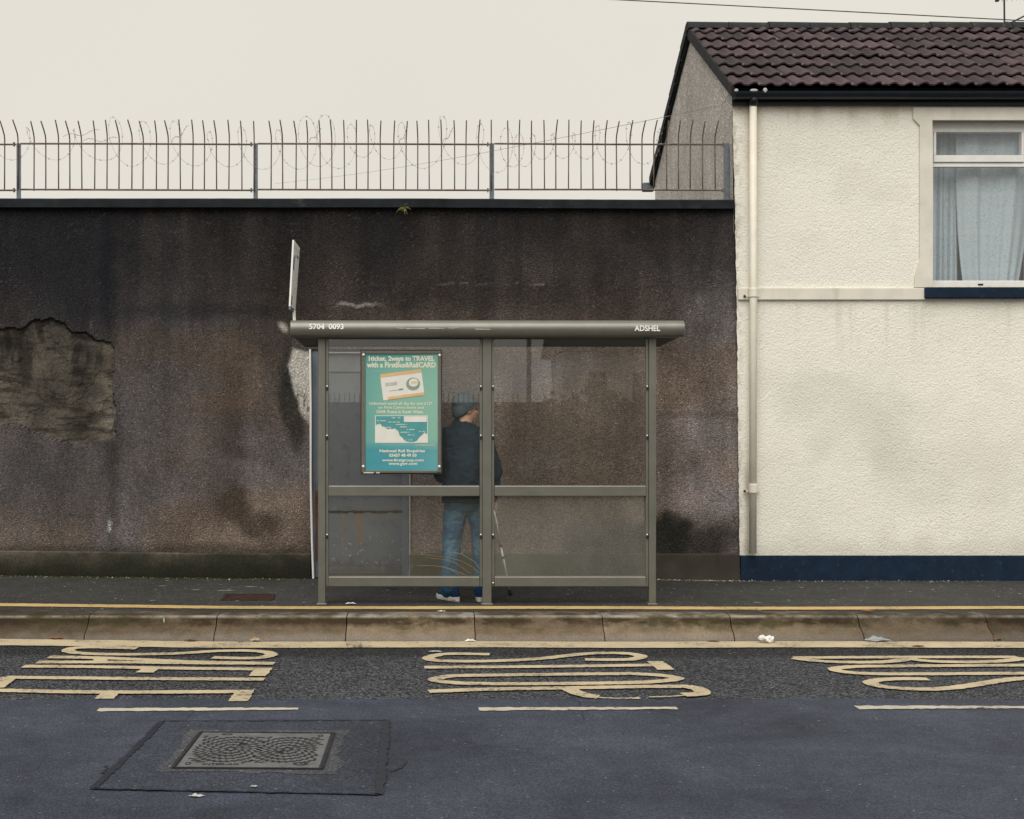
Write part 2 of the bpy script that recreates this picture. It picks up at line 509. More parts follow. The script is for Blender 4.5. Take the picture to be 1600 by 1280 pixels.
# near carriageway with an uneven, slightly lapped edge
rng = random.Random(3)
me_xs = np.concatenate([[-150, -40, -12], np.arange(-6, 6.001, 0.04), [12, 40, 150]])
top = [(x, YB + (0.012 * math.sin(x * 3.1) + rng.uniform(-0.022, 0.022) if abs(x) < 6 else 0), 0.0045) for x in me_xs]
mb = MB()
vs = top + [(x, -3.2, 0.0045) for x in me_xs] + [(x, p[1] + 0.006, -0.004) for x, p in zip(me_xs, top)]
k = len(me_xs)
mb.add(vs, [(k + i, k + i + 1, i + 1, i) for i in range(k - 1)] + [(i, i + 1, 2 * k + i + 1, 2 * k + i) for i in range(k - 1)])
lane = mb.build('carriageway_surface', ROAD_SMOOTH, road, fix=False)

# relaid patch round the access cover, its bitumen seams, pale halo
def ground_poly(name, pts, z, mat, parent, jit=0.0, seg=14):
    pts = [G(*p) for p in pts]; out = []
    for i, p in enumerate(pts):
        q = pts[(i + 1) % len(pts)]
        for s in range(seg):
            t = s / seg
            o = p.lerp(q, t); o.z = z
            if s: o += Vector((rng.uniform(-jit, jit), rng.uniform(-jit, jit), 0))
            out.append(o)
    return MB().add(out, [tuple(range(len(out)))]).build(name, mat, parent)
PC = [(254, 1130), (604, 1128), (592, 1245), (146, 1236)]
ground_poly('asphalt_patch', PC, 0.0085, ROAD_PATCHM, road, 0.004)

def ribbon(pts, width, z, jit=0.0, step=0.03, closed=False, taper=None):
    """flat painted stroke of constant width along ground points (Vectors)"""
    pts = [Vector((p.x, p.y, 0)) for p in pts]
    if closed: pts = pts + [pts[0]]
    # resample with Catmull-Rom
    out = []
    n = len(pts)
    for i in range(n - 1):
        p0 = pts[i - 1] if i > 0 else (pts[-2] if closed else pts[i] * 2 - pts[i + 1])
        p1, p2 = pts[i], pts[i + 1]
        p3 = pts[i + 2] if i + 2 < n else (pts[1] if closed else p2 * 2 - p1)
        L = (p2 - p1).length; k = max(2, int(L / step))
        for s in range(k):
            t = s / k
            if n == 2: out.append(p1.lerp(p2, t)); continue
            out.append(0.5 * ((2 * p1) + (p2 - p0) * t + (2 * p0 - 5 * p1 + 4 * p2 - p3) * t * t + (3 * p1 - p0 - 3 * p2 + p3) * t ** 3))
    out.append(pts[-1])
    vs, fs = [], []
    for i, p in enumerate(out):
        a, b = out[max(0, i - 1)], out[min(len(out) - 1, i + 1)]
        d = (b - a)
        if d.length < 1e-9: d = Vector((1, 0, 0))
        d.normalize(); nrm = Vector((-d.y, d.x, 0))
        wv = width if taper is None else width * taper(i / (len(out) - 1))
        for sg in (-1, 1):
            q = p + nrm * sg * (wv / 2 + rng.uniform(-jit, jit))
            q.z = z + gz(q.x, q.y)
            vs.append(q)
        if i: fs.append((2 * i - 2, 2 * i - 1, 2 * i + 1, 2 * i))
    return vs, fs

def seam(a, b, wd, z):
    vs, fs = ribbon([G(*a), G((a[0] + b[0]) / 2 + rng.uniform(-1, 1), (a[1] + b[1]) / 2), G(*b)], wd, z, 0.007, 0.03)
    return vs, fs
for a, b, wd in ((PC[0], PC[1], 0.018), (PC[1], PC[2], 0.042), (PC[2], PC[3], 0.017), (PC[3], PC[0], 0.036)):
    MB().add(*seam(a, b, wd, 0.0125)).build('bitumen_seam', SEAM, road, fix=False)
# a small crack beside the patch
MB().add(*ribbon([G(612, 1208), G(620, 1204), G(628, 1202), G(632, 1194), G(634, 1190)], 0.014, 0.0087, 0.005, 0.02)).build('surface_crack', SEAM, road, fix=False)
MB().add(*ribbon([G(160, 1211), G(166, 1204), G(166, 1198)], 0.012, 0.0087, 0.005, 0.02)).build('surface_crack', SEAM, road, fix=False)

# lettering and lines
SW = 0.094
def letter(strokes, z=0.0092):
    mb = MB()
    for i, st in enumerate(strokes):
        opt = st[1] if len(st) == 2 and isinstance(st[1], dict) else {}
        pts = st[0] if opt or (len(st) == 2 and isinstance(st[1], dict)) else st
        mb.add(*ribbon([G(*p) for p in pts], opt.get('w', SW), z + i * 0.0006, opt.get('j', 0.0052), 0.018, opt.get('c', False), opt.get('t')))
    return mb.build('painted_letter', YELLOW, road, fix=False)
# STOP
letter([[(765, 1024.3), (720, 1023.4), (692, 1024), (676, 1027), (669, 1030.6), (678, 1033.4), (700, 1034.8), (740, 1035.2), (790, 1034), (840, 1031.2), (880, 1027), (910, 1023.8), (940, 1022.3), (970, 1022.5), (990, 1024), (1002, 1027.8), (992, 1031.3), (975, 1032.6), (945, 1032.8), (914, 1032.4)]])
letter([[(663, 1044.7), (850, 1043.4), (1024, 1041)], ([(1023, 1035.3), (1041, 1048.7)], {'w': 0.116})])
letter([([(680, 1063.6), (690, 1060.2), (715, 1057.8), (760, 1057.1), (840, 1056.1), (920, 1055.1), (980, 1054.8), (1020, 1056.3), (1047, 1059), (1058, 1062), (1046, 1065), (1015, 1067.6), (970, 1069), (900, 1070), (800, 1070.6), (735, 1070), (704, 1068.3), (686, 1066.2)], {'c': True})])
letter([[(670, 1082.6), (760, 1079.2), (900, 1076.8), (1000, 1075), (1078, 1074.6)], ([(889, 1079), (905, 1086), (922, 1090), (935, 1091.3)], {'w': 0.10}),
        ([(925, 1091.6), (950, 1093), (985, 1093.8)], {'w': 0.022, 'j': 0.008}), ([(986, 1093.6), (1000, 1093.3)], {'w': 0.05, 'j': 0.008}),
        ([(1014, 1091.9), (1040, 1091.1), (1070, 1089.6)], {'w': 0.02, 'j': 0.006}), ([(1073, 1075.2), (1088, 1078.5), (1097, 1083), (1094, 1087), (1068, 1088.6)], {'w': 0.105})])
# BUS
letter([[(1240, 1029.6), (1330, 1029.0), (1430, 1028.6), (1590, 1028.4)], [(1240, 1030), (1262, 1033.2), (1300, 1036), (1350, 1037), (1390, 1035.6), (1420, 1031.4)],
        [(1416, 1030.6), (1440, 1034), (1475, 1036.2), (1520, 1036.6), (1560, 1035.4), (1592, 1032), (1596, 1029.4)]])
letter([[(1690, 1040.6), (1500, 1042), (1400, 1042.7), (1345, 1043.2), (1316, 1045), (1304, 1047.6), (1316, 1051.4), (1345, 1054), (1385, 1055), (1450, 1055), (1550, 1054.4), (1690, 1053.6)]])
letter([[(1450, 1063), (1412, 1062.6), (1380, 1064), (1360, 1067.6), (1370, 1073.2), (1400, 1077), (1440, 1079), (1480, 1077.6), (1520, 1072.4), (1560, 1066), (1590, 1062.6), (1640, 1060.4), (1700, 1060.6), (1745, 1064.5), (1750, 1069), (1720, 1073), (1680, 1074)]])
# the half visible word further along
letter([[(214, 1014.8), (170, 1013.6), (135, 1013.2), (114, 1014.8), (106, 1018), (116, 1021.4), (145, 1023.5), (190, 1024.3), (230, 1024), (280, 1022.8), (330, 1019.6), (370, 1018.4), (402, 1019.2), (421, 1022), (424, 1025.2), (412, 1028.8), (395, 1030.2), (365, 1030.2), (332, 1029.2)]])
letter([([(76, 1028.4), (140, 1029.4), (220, 1032.4), (300, 1036), (429, 1038.4)], {'w': 0.095}), ([(58, 1036.6), (150, 1036.6), (220, 1037), (290, 1038), (428, 1038.8)], {'w': 0.095}), [(155, 1030), (158, 1036)]])
letter([[(36, 1043), (130, 1043.6), (220, 1045.2), (300, 1046.5), (424, 1047.6)], ([(236, 1046), (226, 1053)], {'w': 0.116}), ([(412, 1047), (402, 1058.6)], {'w': 0.116})])
letter([[(8, 1060.4), (120, 1061.4), (220, 1062.4), (413, 1063.4)], ([(15, 1060), (-8, 1077)], {'w': 0.115})])
letter([[(-30, 1080.4), (20, 1081.4), (100, 1083), (220, 1083.9), (396, 1082.6)], ([(172, 1085), (163, 1094.4)], {'w': 0.116}), ([(382, 1083), (372, 1098.4)], {'w': 0.116})], 0.0098)
# wide clearway line along the kerb, white dashes
rx = np.arange(-900, 1760, 40)
ky = lambda x: 1003.2 - 5.5 * sstep(400, -60, x) - 0.8 * sstep(1000, 1500, x)
MB().add(*ribbon([Vector(((px - CX) * 9.24 / F, 9.255 + 0.012 * math.sin(px * 0.011), 0)) for px in rx], 0.27, 0.0072, 0.006, 0.06)).build('clearway_line', YELLOW, road, fix=False)
MB().add(*ribbon([Vector((x, 9.255, 0)) for x in (5.2, 20, 60)], 0.27, 0.0068, 0, 2)).build('clearway_line', YELLOW, road, fix=False)
for a, b, y0, y1 in ((153, 466, 1111.2, 1109.8), (748, 1058, 1110.3, 1108.6), (1338, 1650, 1107.6, 1107.2), (1930, 2240, 1107, 1107), (-440, -130, 1110, 1110)):
    MB().add(*ribbon([G(a, y0), G((a + b) / 2, (y0 + y1) / 2), G(b, y1)], 0.085, 0.0090, 0.010, 0.03, False, lambda t: 1 - 0.35 * t)).build('lane_dash', WHITELINE, road, fix=False)

# kerb: one metre bus-stop kerb stones with a concave foot
kerb = empty('kerb', (0, 9.5, 0)); tag(kerb, kind='structure')
prof = [(9.412, -0.08), (9.414, 0.004), (9.428, 0.036), (9.452, 0.058), (9.492, 0.078), (9.520, 0.098), (9.545, 0.140), (9.556, 0.166), (9.570, 0.1795), (9.590, 0.1835), (9.752, 0.1835), (9.752, -0.08)]
joints = [-0.65 + 1.005 * i for i in range(-9, 11)]
joints[8] = -1.671; joints[7] = -2.676
for a, b in zip(joints[:-1], joints[1:]):
    mb = MB(); dz = rng.uniform(-0.003, 0.003); dy = rng.uniform(-0.004, 0.004)
    cuts = segs((a + 0.004, b - 0.004, 0.09)); n = len(prof); vs, fs = [], []
    for i, x in enumerate(cuts):
        e = 0.004 if i in (0, len(cuts) - 1) else 0
        for j, (y, z) in enumerate(prof):
            chip = rng.uniform(0, 0.004) if j in (7, 8, 9) else 0
            vs.append((x, y + dy + e + chip, z + gz(x) + dz - e * (j > 4) - chip))
    for i in range(len(cuts) - 1):
        for j in range(n - 1):
            fs.append((i * n + j, (i + 1) * n + j, (i + 1) * n + j + 1, i * n + j + 1))
    fs += [tuple(range(n)), tuple(range((len(cuts) - 1) * n, len(cuts) * n))[::-1]]
    mb.add(vs, fs)
    o = mb.build('kerb_stone', KERB, kerb)
    smooth_by_angle(o, 30)
MB().box(-10, 10, 9.53, 9.75, -0.10, 0.07).build('kerb_bedding', JOINT, kerb)
MB().add(*ribbon([Vector((-2.085, 9.49, 0)), Vector((-2.08, 9.53, 0))], 0.002, 0)).v
# thin drip of white paint on one stone
MB().box(-2.086, -2.078, 9.535, 9.546, 0.05, 0.165).build('paint_drip', m_simple('white drip', (0.5, 0.48, 0.45)), kerb)

def pz(x, y):
    t = sstep(10.3, 12.0, y)
    return 0.1805 + gz(x) - 0.018 * sstep(1.5, 3.2, x) * t
pavement = sheet('pavement', np.concatenate([[-60, -20, -10], np.arange(-6, 6.01, 0.2), [10, 20, 60]]), np.concatenate([[9.745], np.arange(9.9, 12.3, 0.15)]), pz, PAVE)
tag(pavement, kind='structure')
vs, fs = ribbon([Vector(((px - CX) * 9.97 / F, 9.985 + 0.018 * math.sin(px * 0.009) - 0.03 * sstep(500, 900, px), 0)) for px in range(-900, 2700, 40)], 0.165, 0.186, 0.007, 0.05)
MB().add(vs, fs).build('bay_line', YELLOW2, pavement, fix=False)

# ------------------------------------------------------------------ boundary wall
DW = 12.03
def wall_uv(X, Z):     # wall-local chart in the photo's units
    return CX + X * F / DW, HY - (Z - CAMZ) * F / DW
def blob(u, v, cu, cv, ru, rv, rot=0.0, soft=0.5, warp=None):
    du, dv = u - cu, v - cv
    if warp is not None: du = du + warp[0]; dv = dv + warp[1]
    c, s = math.cos(rot), math.sin(rot)
    a, b = (du * c + dv * s) / ru, (-du * s + dv * c) / rv
    return 1 - nstep(1 - soft, 1 + soft, np.sqrt(a * a + b * b))
def wall_tone(X, Z):
    u, v = wall_uv(X, Z)
    w1 = (fbm(u / 26, v / 26, 4, 3) - 0.5) * 46; w2 = (fbm(u / 26, v / 26, 4, 9) - 0.5) * 46
    wp = (w1, w2)
    n_big = fbm(u / 150, v / 150, 4, 1); n_str = fbm(u / 26, v / 330, 4, 5); n_m = fbm(u / 45, v / 60, 4, 7)
    vv = v + (n_big - 0.5) * 120 + (n_str - 0.5) * 90
    L = np.interp(vv, [310, 350, 430, 490, 560, 640, 740, 850, 900], [0.021, 0.026, 0.037, 0.056, 0.088, 0.118, 0.152, 0.190, 0.175])
    L = L * (0.56 + 0.88 * n_m) * (0.74 + 0.52 * n_str) * (0.84 + 0.16 * nstep(430, 560, u))
    tint = nstep(0.35, 0.65, fbm(u / 190, v / 120, 3, 21))[..., None]
    cool, warm = np.array([1.09, 0.98, 0.99]), np.array([1.25, 0.97, 0.80])
    topc = nstep(560, 380, v)[..., None] * 0.65
    col = L[..., None] * (cool * (1 - tint) + warm * tint) * (1 - topc) + L[..., None] * np.array([1.10, 0.98, 1.01]) * topc
    def dark(m, k, c=None):
        nonlocal col
        t = (m * k)[..., None]
        col = col * (1 - t) + (np.array(c) if c is not None else col * 0.25) * t
    # sooty runs below the coping
    run = nstep(0.52, 0.7, fbm(u / 30, v / 900, 3, 33)) * nstep(600, 340, v)
    dark(run, 0.45, (0.012, 0.014, 0.018))
    dark(blob(u, v, 70, 400, 110, 130, 0, 0.7, wp), 0.72, (0.014, 0.016, 0.021))
    dark(blob(u, v, 168, 430, 16, 110, 0, 0.7, (w1 * 0.4, w2)), 0.8, (0.010, 0.012, 0.018))
    dark(blob(u, v, 600, 380, 40, 90, 0, 0.8, wp), 0.5, (0.011, 0.012, 0.017))
    dark(blob(u, v, 300, 484, 160, 12, 0, 0.8, (w1, w2 * 0.3)), 0.55, (0.016, 0.018, 0.024))
    dark(blob(u, v, 790, 460, 160, 26, 0, 0.9, wp), 0.4, (0.017, 0.016, 0.016))
    # drips under the broken patch and the damp foot
    dark(blob(u, v, 70, 770, 120, 120, 0, 0.9, wp), 0.55, (0.028, 0.029, 0.034))
    dark(blob(u, v, 176, 740, 12, 140, 0, 0.8, (w1 * 0.3, w2)), 0.55, (0.024, 0.022, 0.021))
    dark(blob(u, v, 365, 788, 26, 32, 0.4, 0.5, (w1 * 0.5, w2 * 0.5)), 0.65, (0.030, 0.022, 0.016))
    dark(blob(u, v, 402, 822, 36, 20, 0.25, 0.5, (w1 * 0.5, w2 * 0.5)), 0.65, (0.033, 0.025, 0.018))
    dark(blob(u, v, 372, 702, 40, 14, 0.1, 0.8, wp), 0.45, (0.036, 0.026, 0.020))
    dark(blob(u, v, 335, 690, 55, 120, 0.1, 0.9, wp), 0.30, (0.062, 0.038, 0.022))
    dark(blob(u, v, 456, 640, 17, 66, -0.18, 0.35, (w1 * 0.25, w2 * 0.25)), 0.8, (0.022, 0.021, 0.020))
    dark(blob(u, v, 447, 570, 8, 50, 0.05, 0.6, (w1 * 0.25, w2 * 0.25)), 0.6, (0.026, 0.024, 0.022))
    dark(blob(u, v, 1080, 845, 90, 34, 0, 0.7, wp), 0.85, (0.013, 0.013, 0.012))
    dark(blob(u, v, 1040, 840, 30, 26, 0, 0.7, wp), 0.8, (0.010, 0.011, 0.009))
    dark(blob(u, v, 960, 850, 80, 40, 0, 0.8, wp), 0.75, (0.030, 0.032, 0.028))
    dark(nstep(842, 862, v + w2 * 0.35) * (u < 500), 0.62, (0.025, 0.025, 0.015))
    dark(blob(u, v, 1110, 648, 70, 5, 0, 0.9, (w1, w2 * 0.2)), 0.4, (0.04, 0.034, 0.028))
    # paler, cleaner roughcast near the house
    lm = nstep(1000, 1110, u + w1) * nstep(480, 600, v + w2) * nstep(860, 780, v) * 0.36
    col = col * (1 + lm[..., None])
    lm = blob(u, v, 1120, 480, 30, 40, 0, 0.9, wp) * 0.8
    col = col * (1 + lm[..., None])
    # efflorescence lines and the white limewashed flash beside the door
    def light(m, k, c):
        nonlocal col
        t = (m * k)[..., None]; col = col * (1 - t) + np.array(c) * t
    ef = np.exp(-((v - 477 - (fbm(u / 14, v * 0, 3, 44) - 0.5) * 9) / 2.2) ** 2) * nstep(520, 535, u) * nstep(602, 575, u)
    light(ef, 0.75, (0.36, 0.34, 0.31))
    ef = np.exp(-((v - 443 - (fbm(u / 30, v * 0, 3, 45) - 0.5) * 4) / 1.3) ** 2) * nstep(672, 690, u) * nstep(878, 862, u) * nstep(0.35, 0.6, fbm(u / 8, v, 2, 46))
    light(ef, 0.6, (0.20, 0.19, 0.18))
    edge = np.interp(v, [538, 548, 575, 610, 640, 665], [452, 455, 453, 459, 470, 484])
    fl = nstep(-3, 3, u - edge + w1 * 0.25) * (u < 484) * nstep(541, 546, v - (u - 455) * 0.3 + w2 * 0.05) * nstep(690, 640, v + w2)
    fl = fl * nstep(0.22, 0.42, fbm(u / 5, v / 7, 3, 51) + nstep(640, 560, v) * 0.3)
    light(fl, 0.95, (0.52, 0.50, 0.46))
    e2 = blob(u, v, 441, 511, 5, 9, -0.6, 0.6, (w1 * 0.2, w2 * 0.2)); light(e2, 0.8, (0.5, 0.48, 0.44))
    e3 = blob(u, v, 171, 822, 3.2, 10, 0, 0.6, (w1 * 0.1, w2 * 0.1)); light(e3, 0.85, (0.42, 0.42, 0.40))
    e4 = blob(u, v, 143, 508, 2.5, 8, 0, 0.8, (w1 * 0.1, w2 * 0.1)); light(e4, 0.3, (0.12, 0.14, 0.15))
    spk = nstep(0.86, 0.92, vnoise(u / 2.6, v / 2.6, 77)) * nstep(0.5, 0.7, vnoise(u / 30, v / 30, 78)); light(spk, 0.10, (0.30, 0.28, 0.26))
    return np.clip(col, 0.004, 0.8)

DX0, DX1, DZT = (485.5 - CX) * DW / F, (640 - CX) * DW / F, CAMZ - (546 - HY) * DW / F
PLT = CAMZ - (865.5 - HY) * 12.0 / F
patch_px = [(-60, 520), (0, 514), (38, 512), (50, 502), (82, 498), (100, 506), (114, 519), (136, 521), (150, 532), (172, 534), (178, 545), (178, 580), (175, 604), (180, 640), (180, 688), (158, 690), (144, 690), (138, 699), (110, 696), (88, 688), (62, 677), (28, 664), (0, 662), (-60, 655)]
patch_xz = [((u - CX) * DW / F, CAMZ - (v - HY) * DW / F) for u, v in patch_px]
def inpoly(x, z, poly):
    inside = np.zeros(np.shape(x), bool)
    j = len(poly) - 1
    for i in range(len(poly)):
        xi, zi = poly[i]; xj, zj = poly[j]
        c = ((zi > z) != (zj > z)) & (x < (xj - xi) * (z - zi) / (zj - zi + 1e-12) + xi)
        inside ^= c; j = i
    return inside
wall = empty('boundary_wall', (-0.6, 12.13, 0.18))
tag(wall, 'tall dark stained roughcast wall with a coping behind the bus shelter', 'wall')
xs = segs((-9.0, -4.6, 0.2), (-4.6, DX0, 0.016), (DX0, DX1, 0.016), (DX1, 3.10, 0.016))
zs = segs((0.05, PLT, 0.1), (PLT, DZT, 0.016), (DZT, 3.86, 0.016))
def wall_y(X, Z):
    u, v = wall_uv(X, Z)
    bow = (fbm(u / 120, v / 120, 3, 61) - 0.5) * 0.020
    wx = (fbm(X * 16, Z * 16, 3, 71) - 0.5) * 0.03; wz = (fbm(X * 16, Z * 16, 3, 72) - 0.5) * 0.03
    ip = inpoly(X + wx, Z + wz, patch_xz)
    rag = np.where(inpoly(X + wx * 1.6, Z + 0.016 + wz, patch_xz), 0.016, 0.0)
    depth = 0.020 + 0.016 * fbm(X * 5, Z * 8, 4, 81) + 0.007 * np.floor(fbm(X * 2.2, Z * 4.4, 2, 82) * 6)
    return DW + bow + np.where(ip, depth - 0.01, 0.0)
me, v = grid_mesh('roughcast_face', xs, zs, wall_y, lambda x, z: (x > DX0) & (x < DX1) & (z < DZT))
tone = wall_tone(v[:, 0], v[:, 2])
wx = (fbm(v[:, 0] * 16, v[:, 2] * 16, 3, 71) - 0.5) * 0.03; wz = (fbm(v[:, 0] * 16, v[:, 2] * 16, 3, 72) - 0.5) * 0.03
ip = inpoly(v[:, 0] + wx, v[:, 2] + wz, patch_xz)
set_tone(me, tone)
face = link('roughcast_face', me, ROUGHCAST, wall)
# bare render where the roughcast has fallen away: cut out of the face and built as its own recessed surface
m = Mat('bare cement render', 0.9, 0.2)
_vc = m.voro(4.6, 'Distance', m.t.nodes.new('ShaderNodeVectorMath').outputs[0]) if False else None
_wv = m.t.nodes.new('ShaderNodeVectorMath'); _wv.operation = 'ADD'; m.set(_wv, 0, m.co((1, 1, 1.7)))
_wn = m.t.nodes.new('ShaderNodeTexNoise'); m.set(_wn, 'Vector', m.co()); m.set(_wn, 'Scale', 9.0); m.set(_wn, 'Detail', 4)
_sc = m.t.nodes.new('ShaderNodeVectorMath'); _sc.operation = 'SCALE'; m.set(_sc, 0, _wn.outputs['Color']); _sc.inputs['Scale'].default_value = 0.22
m.set(_wv, 1, _sc.outputs[0])
_ck = m.voro(5.5, 'Distance', _wv.outputs[0], 'DISTANCE_TO_EDGE')
_cm = m.math('MULTIPLY', m.ramp(_ck, (0.0, 1.0), (0.035, 0.0)), m.ramp(m.noise(4, 3), (0.42, 0.0), (0.55, 0.85)))
_cc = m.mix(1.0, m.attr(), m.ramp(m.noise(60, 4, 0.7), (0.3, 0.6), (0.7, 1.35)), 'MULTIPLY')
_cc = m.mix(m.ramp(m.noise(11, 5, 0.7, m.co((1, 1, 0.4))), (0.56, 0.0), (0.68, 0.7)), _cc, (0.022, 0.019, 0.015))
m.color(m.mix(_cm, _cc, (0.016, 0.014, 0.012)))
m.bump(m.math('ADD', m.noise(24, 5, 0.7), m.math('MULTIPLY', m.noise(150, 2), 0.4)), 0.9, 0.03)
BARE = m.m
bm = bmesh.new(); bm.from_mesh(me)
bm.verts.ensure_lookup_table(); bm.faces.ensure_lookup_table()
keep = [f for f in bm.faces if all(ip[q.index] for q in f.verts)]
cutset = set(f.index for f in keep)
pb = MB(); used = {}
for f in keep:
    for q in f.verts:
        if q.index not in used: used[q.index] = len(used)
pv = [None] * len(used)
for i, j in used.items(): pv[j] = tuple(v[i])
pf = [tuple(used[q.index] for q in f.verts) for f in keep]
bmesh.ops.delete(bm, geom=keep, context='FACES')
bm.to_mesh(me); bm.free()
pme = bpy.data.meshes.new('bare_render_patch'); pme.from_pydata(pv, [], pf); pme.update()
pa = np.array(pv); u, vv = wall_uv(pa[:, 0], pa[:, 2])
L = 0.092 * (0.45 + 1.1 * fbm(u / 30, vv / 44, 5, 91)) * (0.75 + 0.5 * nstep(520, 640, vv))
L *= 1 - 0.55 * nstep(0.52, 0.66, fbm(u / 9, vv / 40, 4, 92)) * nstep(640, 540, vv)
L *= 1 - 0.5 * nstep(0.55, 0.68, fbm(u / 40, vv / 8, 4, 93))
L *= 1 + 0.55 * nstep(125, 140, u) * nstep(0.3, 0.6, fbm(u / 14, vv / 14, 3, 94))
L *= 1 - 0.5 * blob(u, vv, 135, 610, 22, 75, 0, 0.8)
c = L[:, None] * np.array([1.04, 0.92, 0.75]); set_tone(pme, c)
link('bare_render_patch', pme, BARE, wall)
# coping, plinth, core
COPING = m_simple('sooty coping', (0.016, 0.020, 0.024), 0.85, 0.2, var=0.5, scale=5, bump=0.006, dirt=((0.045, 0.05, 0.052), 3.2, 0.58, 0.8))
zt = CAMZ - (311 - HY) * 11.97 / F; zb = CAMZ - (325 - HY) * 11.97 / F
cut = segs((-9, 3.005, 0.12)); vs, fs = [], []
for x in cut:
    j = rng.uniform(-0.002, 0.002)
    for y, z in ((11.965, zb), (11.962, zt - 0.012), (11.972, zt), (12.30, zt + 0.01), (12.30, zb), (12.02, zb)):
        vs.append((x, y + j, z + j * 0.7 + 0.012 * sstep(2.4, -0.6, x) - 0.006))
for i in range(len(cut) - 1):
    for j in range(6): fs.append((i * 6 + j, (i + 1) * 6 + j, (i + 1) * 6 + (j + 1) % 6, i * 6 + (j + 1) % 6))
fs += [tuple(range(6)), tuple(range(len(vs) - 6, len(vs)))[::-1]]
smooth_by_angle(MB().add(vs, fs).build('coping', COPING, wall), 20)
PLINTH = Mat('mossy plinth', 0.9, 0.15)
_z = PLINTH.xyz(2); _n = PLINTH.noise(5, 4); _zz = PLINTH.math('ADD', _z, PLINTH.math('MULTIPLY', PLINTH.math('SUBTRACT', _n, 0.5), 0.22))
_c = PLINTH.ramp(_zz, (0.20, (0.014, 0.015, 0.010)), (0.30, (0.030, 0.028, 0.018)), (0.41, (0.072, 0.062, 0.048)), (0.44, (0.10, 0.088, 0.07)))
_c = PLINTH.mix(PLINTH.ramp(PLINTH.noise(1.6, 4), (0.45, 0.0), (0.6, 0.75)), _c, (0.018, 0.020, 0.014))
_c = PLINTH.mix(1.0, _c, PLINTH.ramp(PLINTH.noise(40, 4, 0.7), (0.3, 0.65), (0.7, 1.25)), 'MULTIPLY')
PLINTH.color(_c); PLINTH.bump(PLINTH.noise(50, 4), 0.6, 0.008)
PLINTH2 = Mat('green stained plinth', 0.9, 0.15)
_c = PLINTH2.mix(PLINTH2.noise(3, 4), (0.060, 0.055, 0.030), (0.115, 0.105, 0.062))
_c = PLINTH2.mix(PLINTH2.ramp(PLINTH2.math('MULTIPLY', PLINTH2.xyz(0), 0.25), (0.15, 0.0), (0.45, 1.0)), _c, PLINTH2.mix(PLINTH2.noise(4, 4), (0.018, 0.018, 0.015), (0.080, 0.070, 0.057)))
PLINTH2.color(_c); PLINTH2.bump(PLINTH2.noise(50, 4), 0.6, 0.008)
pl = MB()
for x0, x1 in ((-9, DX0), (DX1, 3.06)):
    cut = segs((x0, x1, 0.07)); vs, fs = [], []
    for x in cut:
        a = rng.uniform(-0.004, 0.004)
        for y, z in ((11.998 + a, 0.0), (12.0 + a, PLT - 0.010), (12.012, PLT + a * 0.6), (12.06, PLT + 0.002 + a * 0.6)):
            vs.append((x, y, z + gz(x)))
    for i in range(len(cut) - 1):
        for j in range(3): fs.append((i * 4 + j, (i + 1) * 4 + j, (i + 1) * 4 + j + 1, i * 4 + j + 1))
    fs += [(0, 1, 2, 3), tuple(range(len(vs) - 4, len(vs)))[::-1]]
    o = MB().add(vs, fs).build('plinth', PLINTH.m if x0 < -2 else PLINTH2.m, wall)
    smooth_by_angle(o, 30)
MB().box(-9, DX0 - 0.002, 12.125, 12.28, 0, 3.83).box(DX1 + 0.002, 2.97, 12.125, 12.28, 0, 3.83).box(DX0 - 0.002, DX1 + 0.002, 12.165, 12.28, DZT + 0.002, 3.83).build('wall_core', m_simple('wall core', (0.06, 0.055, 0.05), 0.9, 0.1), wall)

# ------------------------------------------------------------------ steel door in the wall
door = empty('steel_door', ((DX0 + DX1) / 2, 12.10, 0.18))
tag(door, 'rusty blue-grey steel door set in the dark wall behind the poster', 'door')
DOORM = Mat('blue grey door paint', 0.55, 0.4)
_n = DOORM.noise(4, 4); _z = DOORM.xyz(2)
_c = DOORM.mix(_n, (0.072, 0.082, 0.098), (0.132, 0.142, 0.155))
_s = DOORM.noise(13, 3, 0.6, DOORM.co((1, 1, 0.06)))
_m = DOORM.math('MULTIPLY', DOORM.ramp(_s, (0.50, 0.0), (0.62, 0.85)), DOORM.ramp(DOORM.math('MULTIPLY', _z, 0.5), (0.20, 0.0), (0.30, 0.7), (0.405, 1.0), (0.42, 0.0)))
_c = DOORM.mix(_m, _c, (0.20, 0.105, 0.035))
_foot = DOORM.math('ADD', _z, DOORM.math('MULTIPLY', DOORM.math('SUBTRACT', DOORM.noise(14, 4, 0.7), 0.5), 0.35))
_c = DOORM.mix(DOORM.ramp(_foot, (0.26, 0.85), (0.40, 0.0)), _c, (0.045, 0.038, 0.032))
_fl = DOORM.math('MULTIPLY', DOORM.ramp(DOORM.noise(26, 3, 0.6), (0.64, 0.0), (0.67, 0.9)), DOORM.ramp(DOORM.math('MULTIPLY', _z, 0.5), (0.15, 0.0), (0.18, 1.0), (0.26, 0.8), (0.31, 0.0)))
_c = DOORM.mix(_fl, _c, (0.42, 0.43, 0.42))
_c = DOORM.mix(DOORM.ramp(DOORM.noise(9, 5, 0.75), (0.54, 0.0), (0.66, 0.55)), _c, (0.058, 0.060, 0.062))
DOORM.color(_c); DOORM.bump(DOORM.noise(60, 3), 0.25, 0.004)
JAMB = m_simple('blue grey jamb paint', (0.115, 0.135, 0.165), 0.5, 0.4, var=0.25, scale=5, dirt=((0.14, 0.05, 0.018), 5, 0.60, 0.85))
zc = CAMZ - (581 - HY) * 12.12 / F; zr = CAMZ - (800 - HY) * 12.12 / F
xj0, xj1 = DX0 + 0.075, DX1 - 0.075
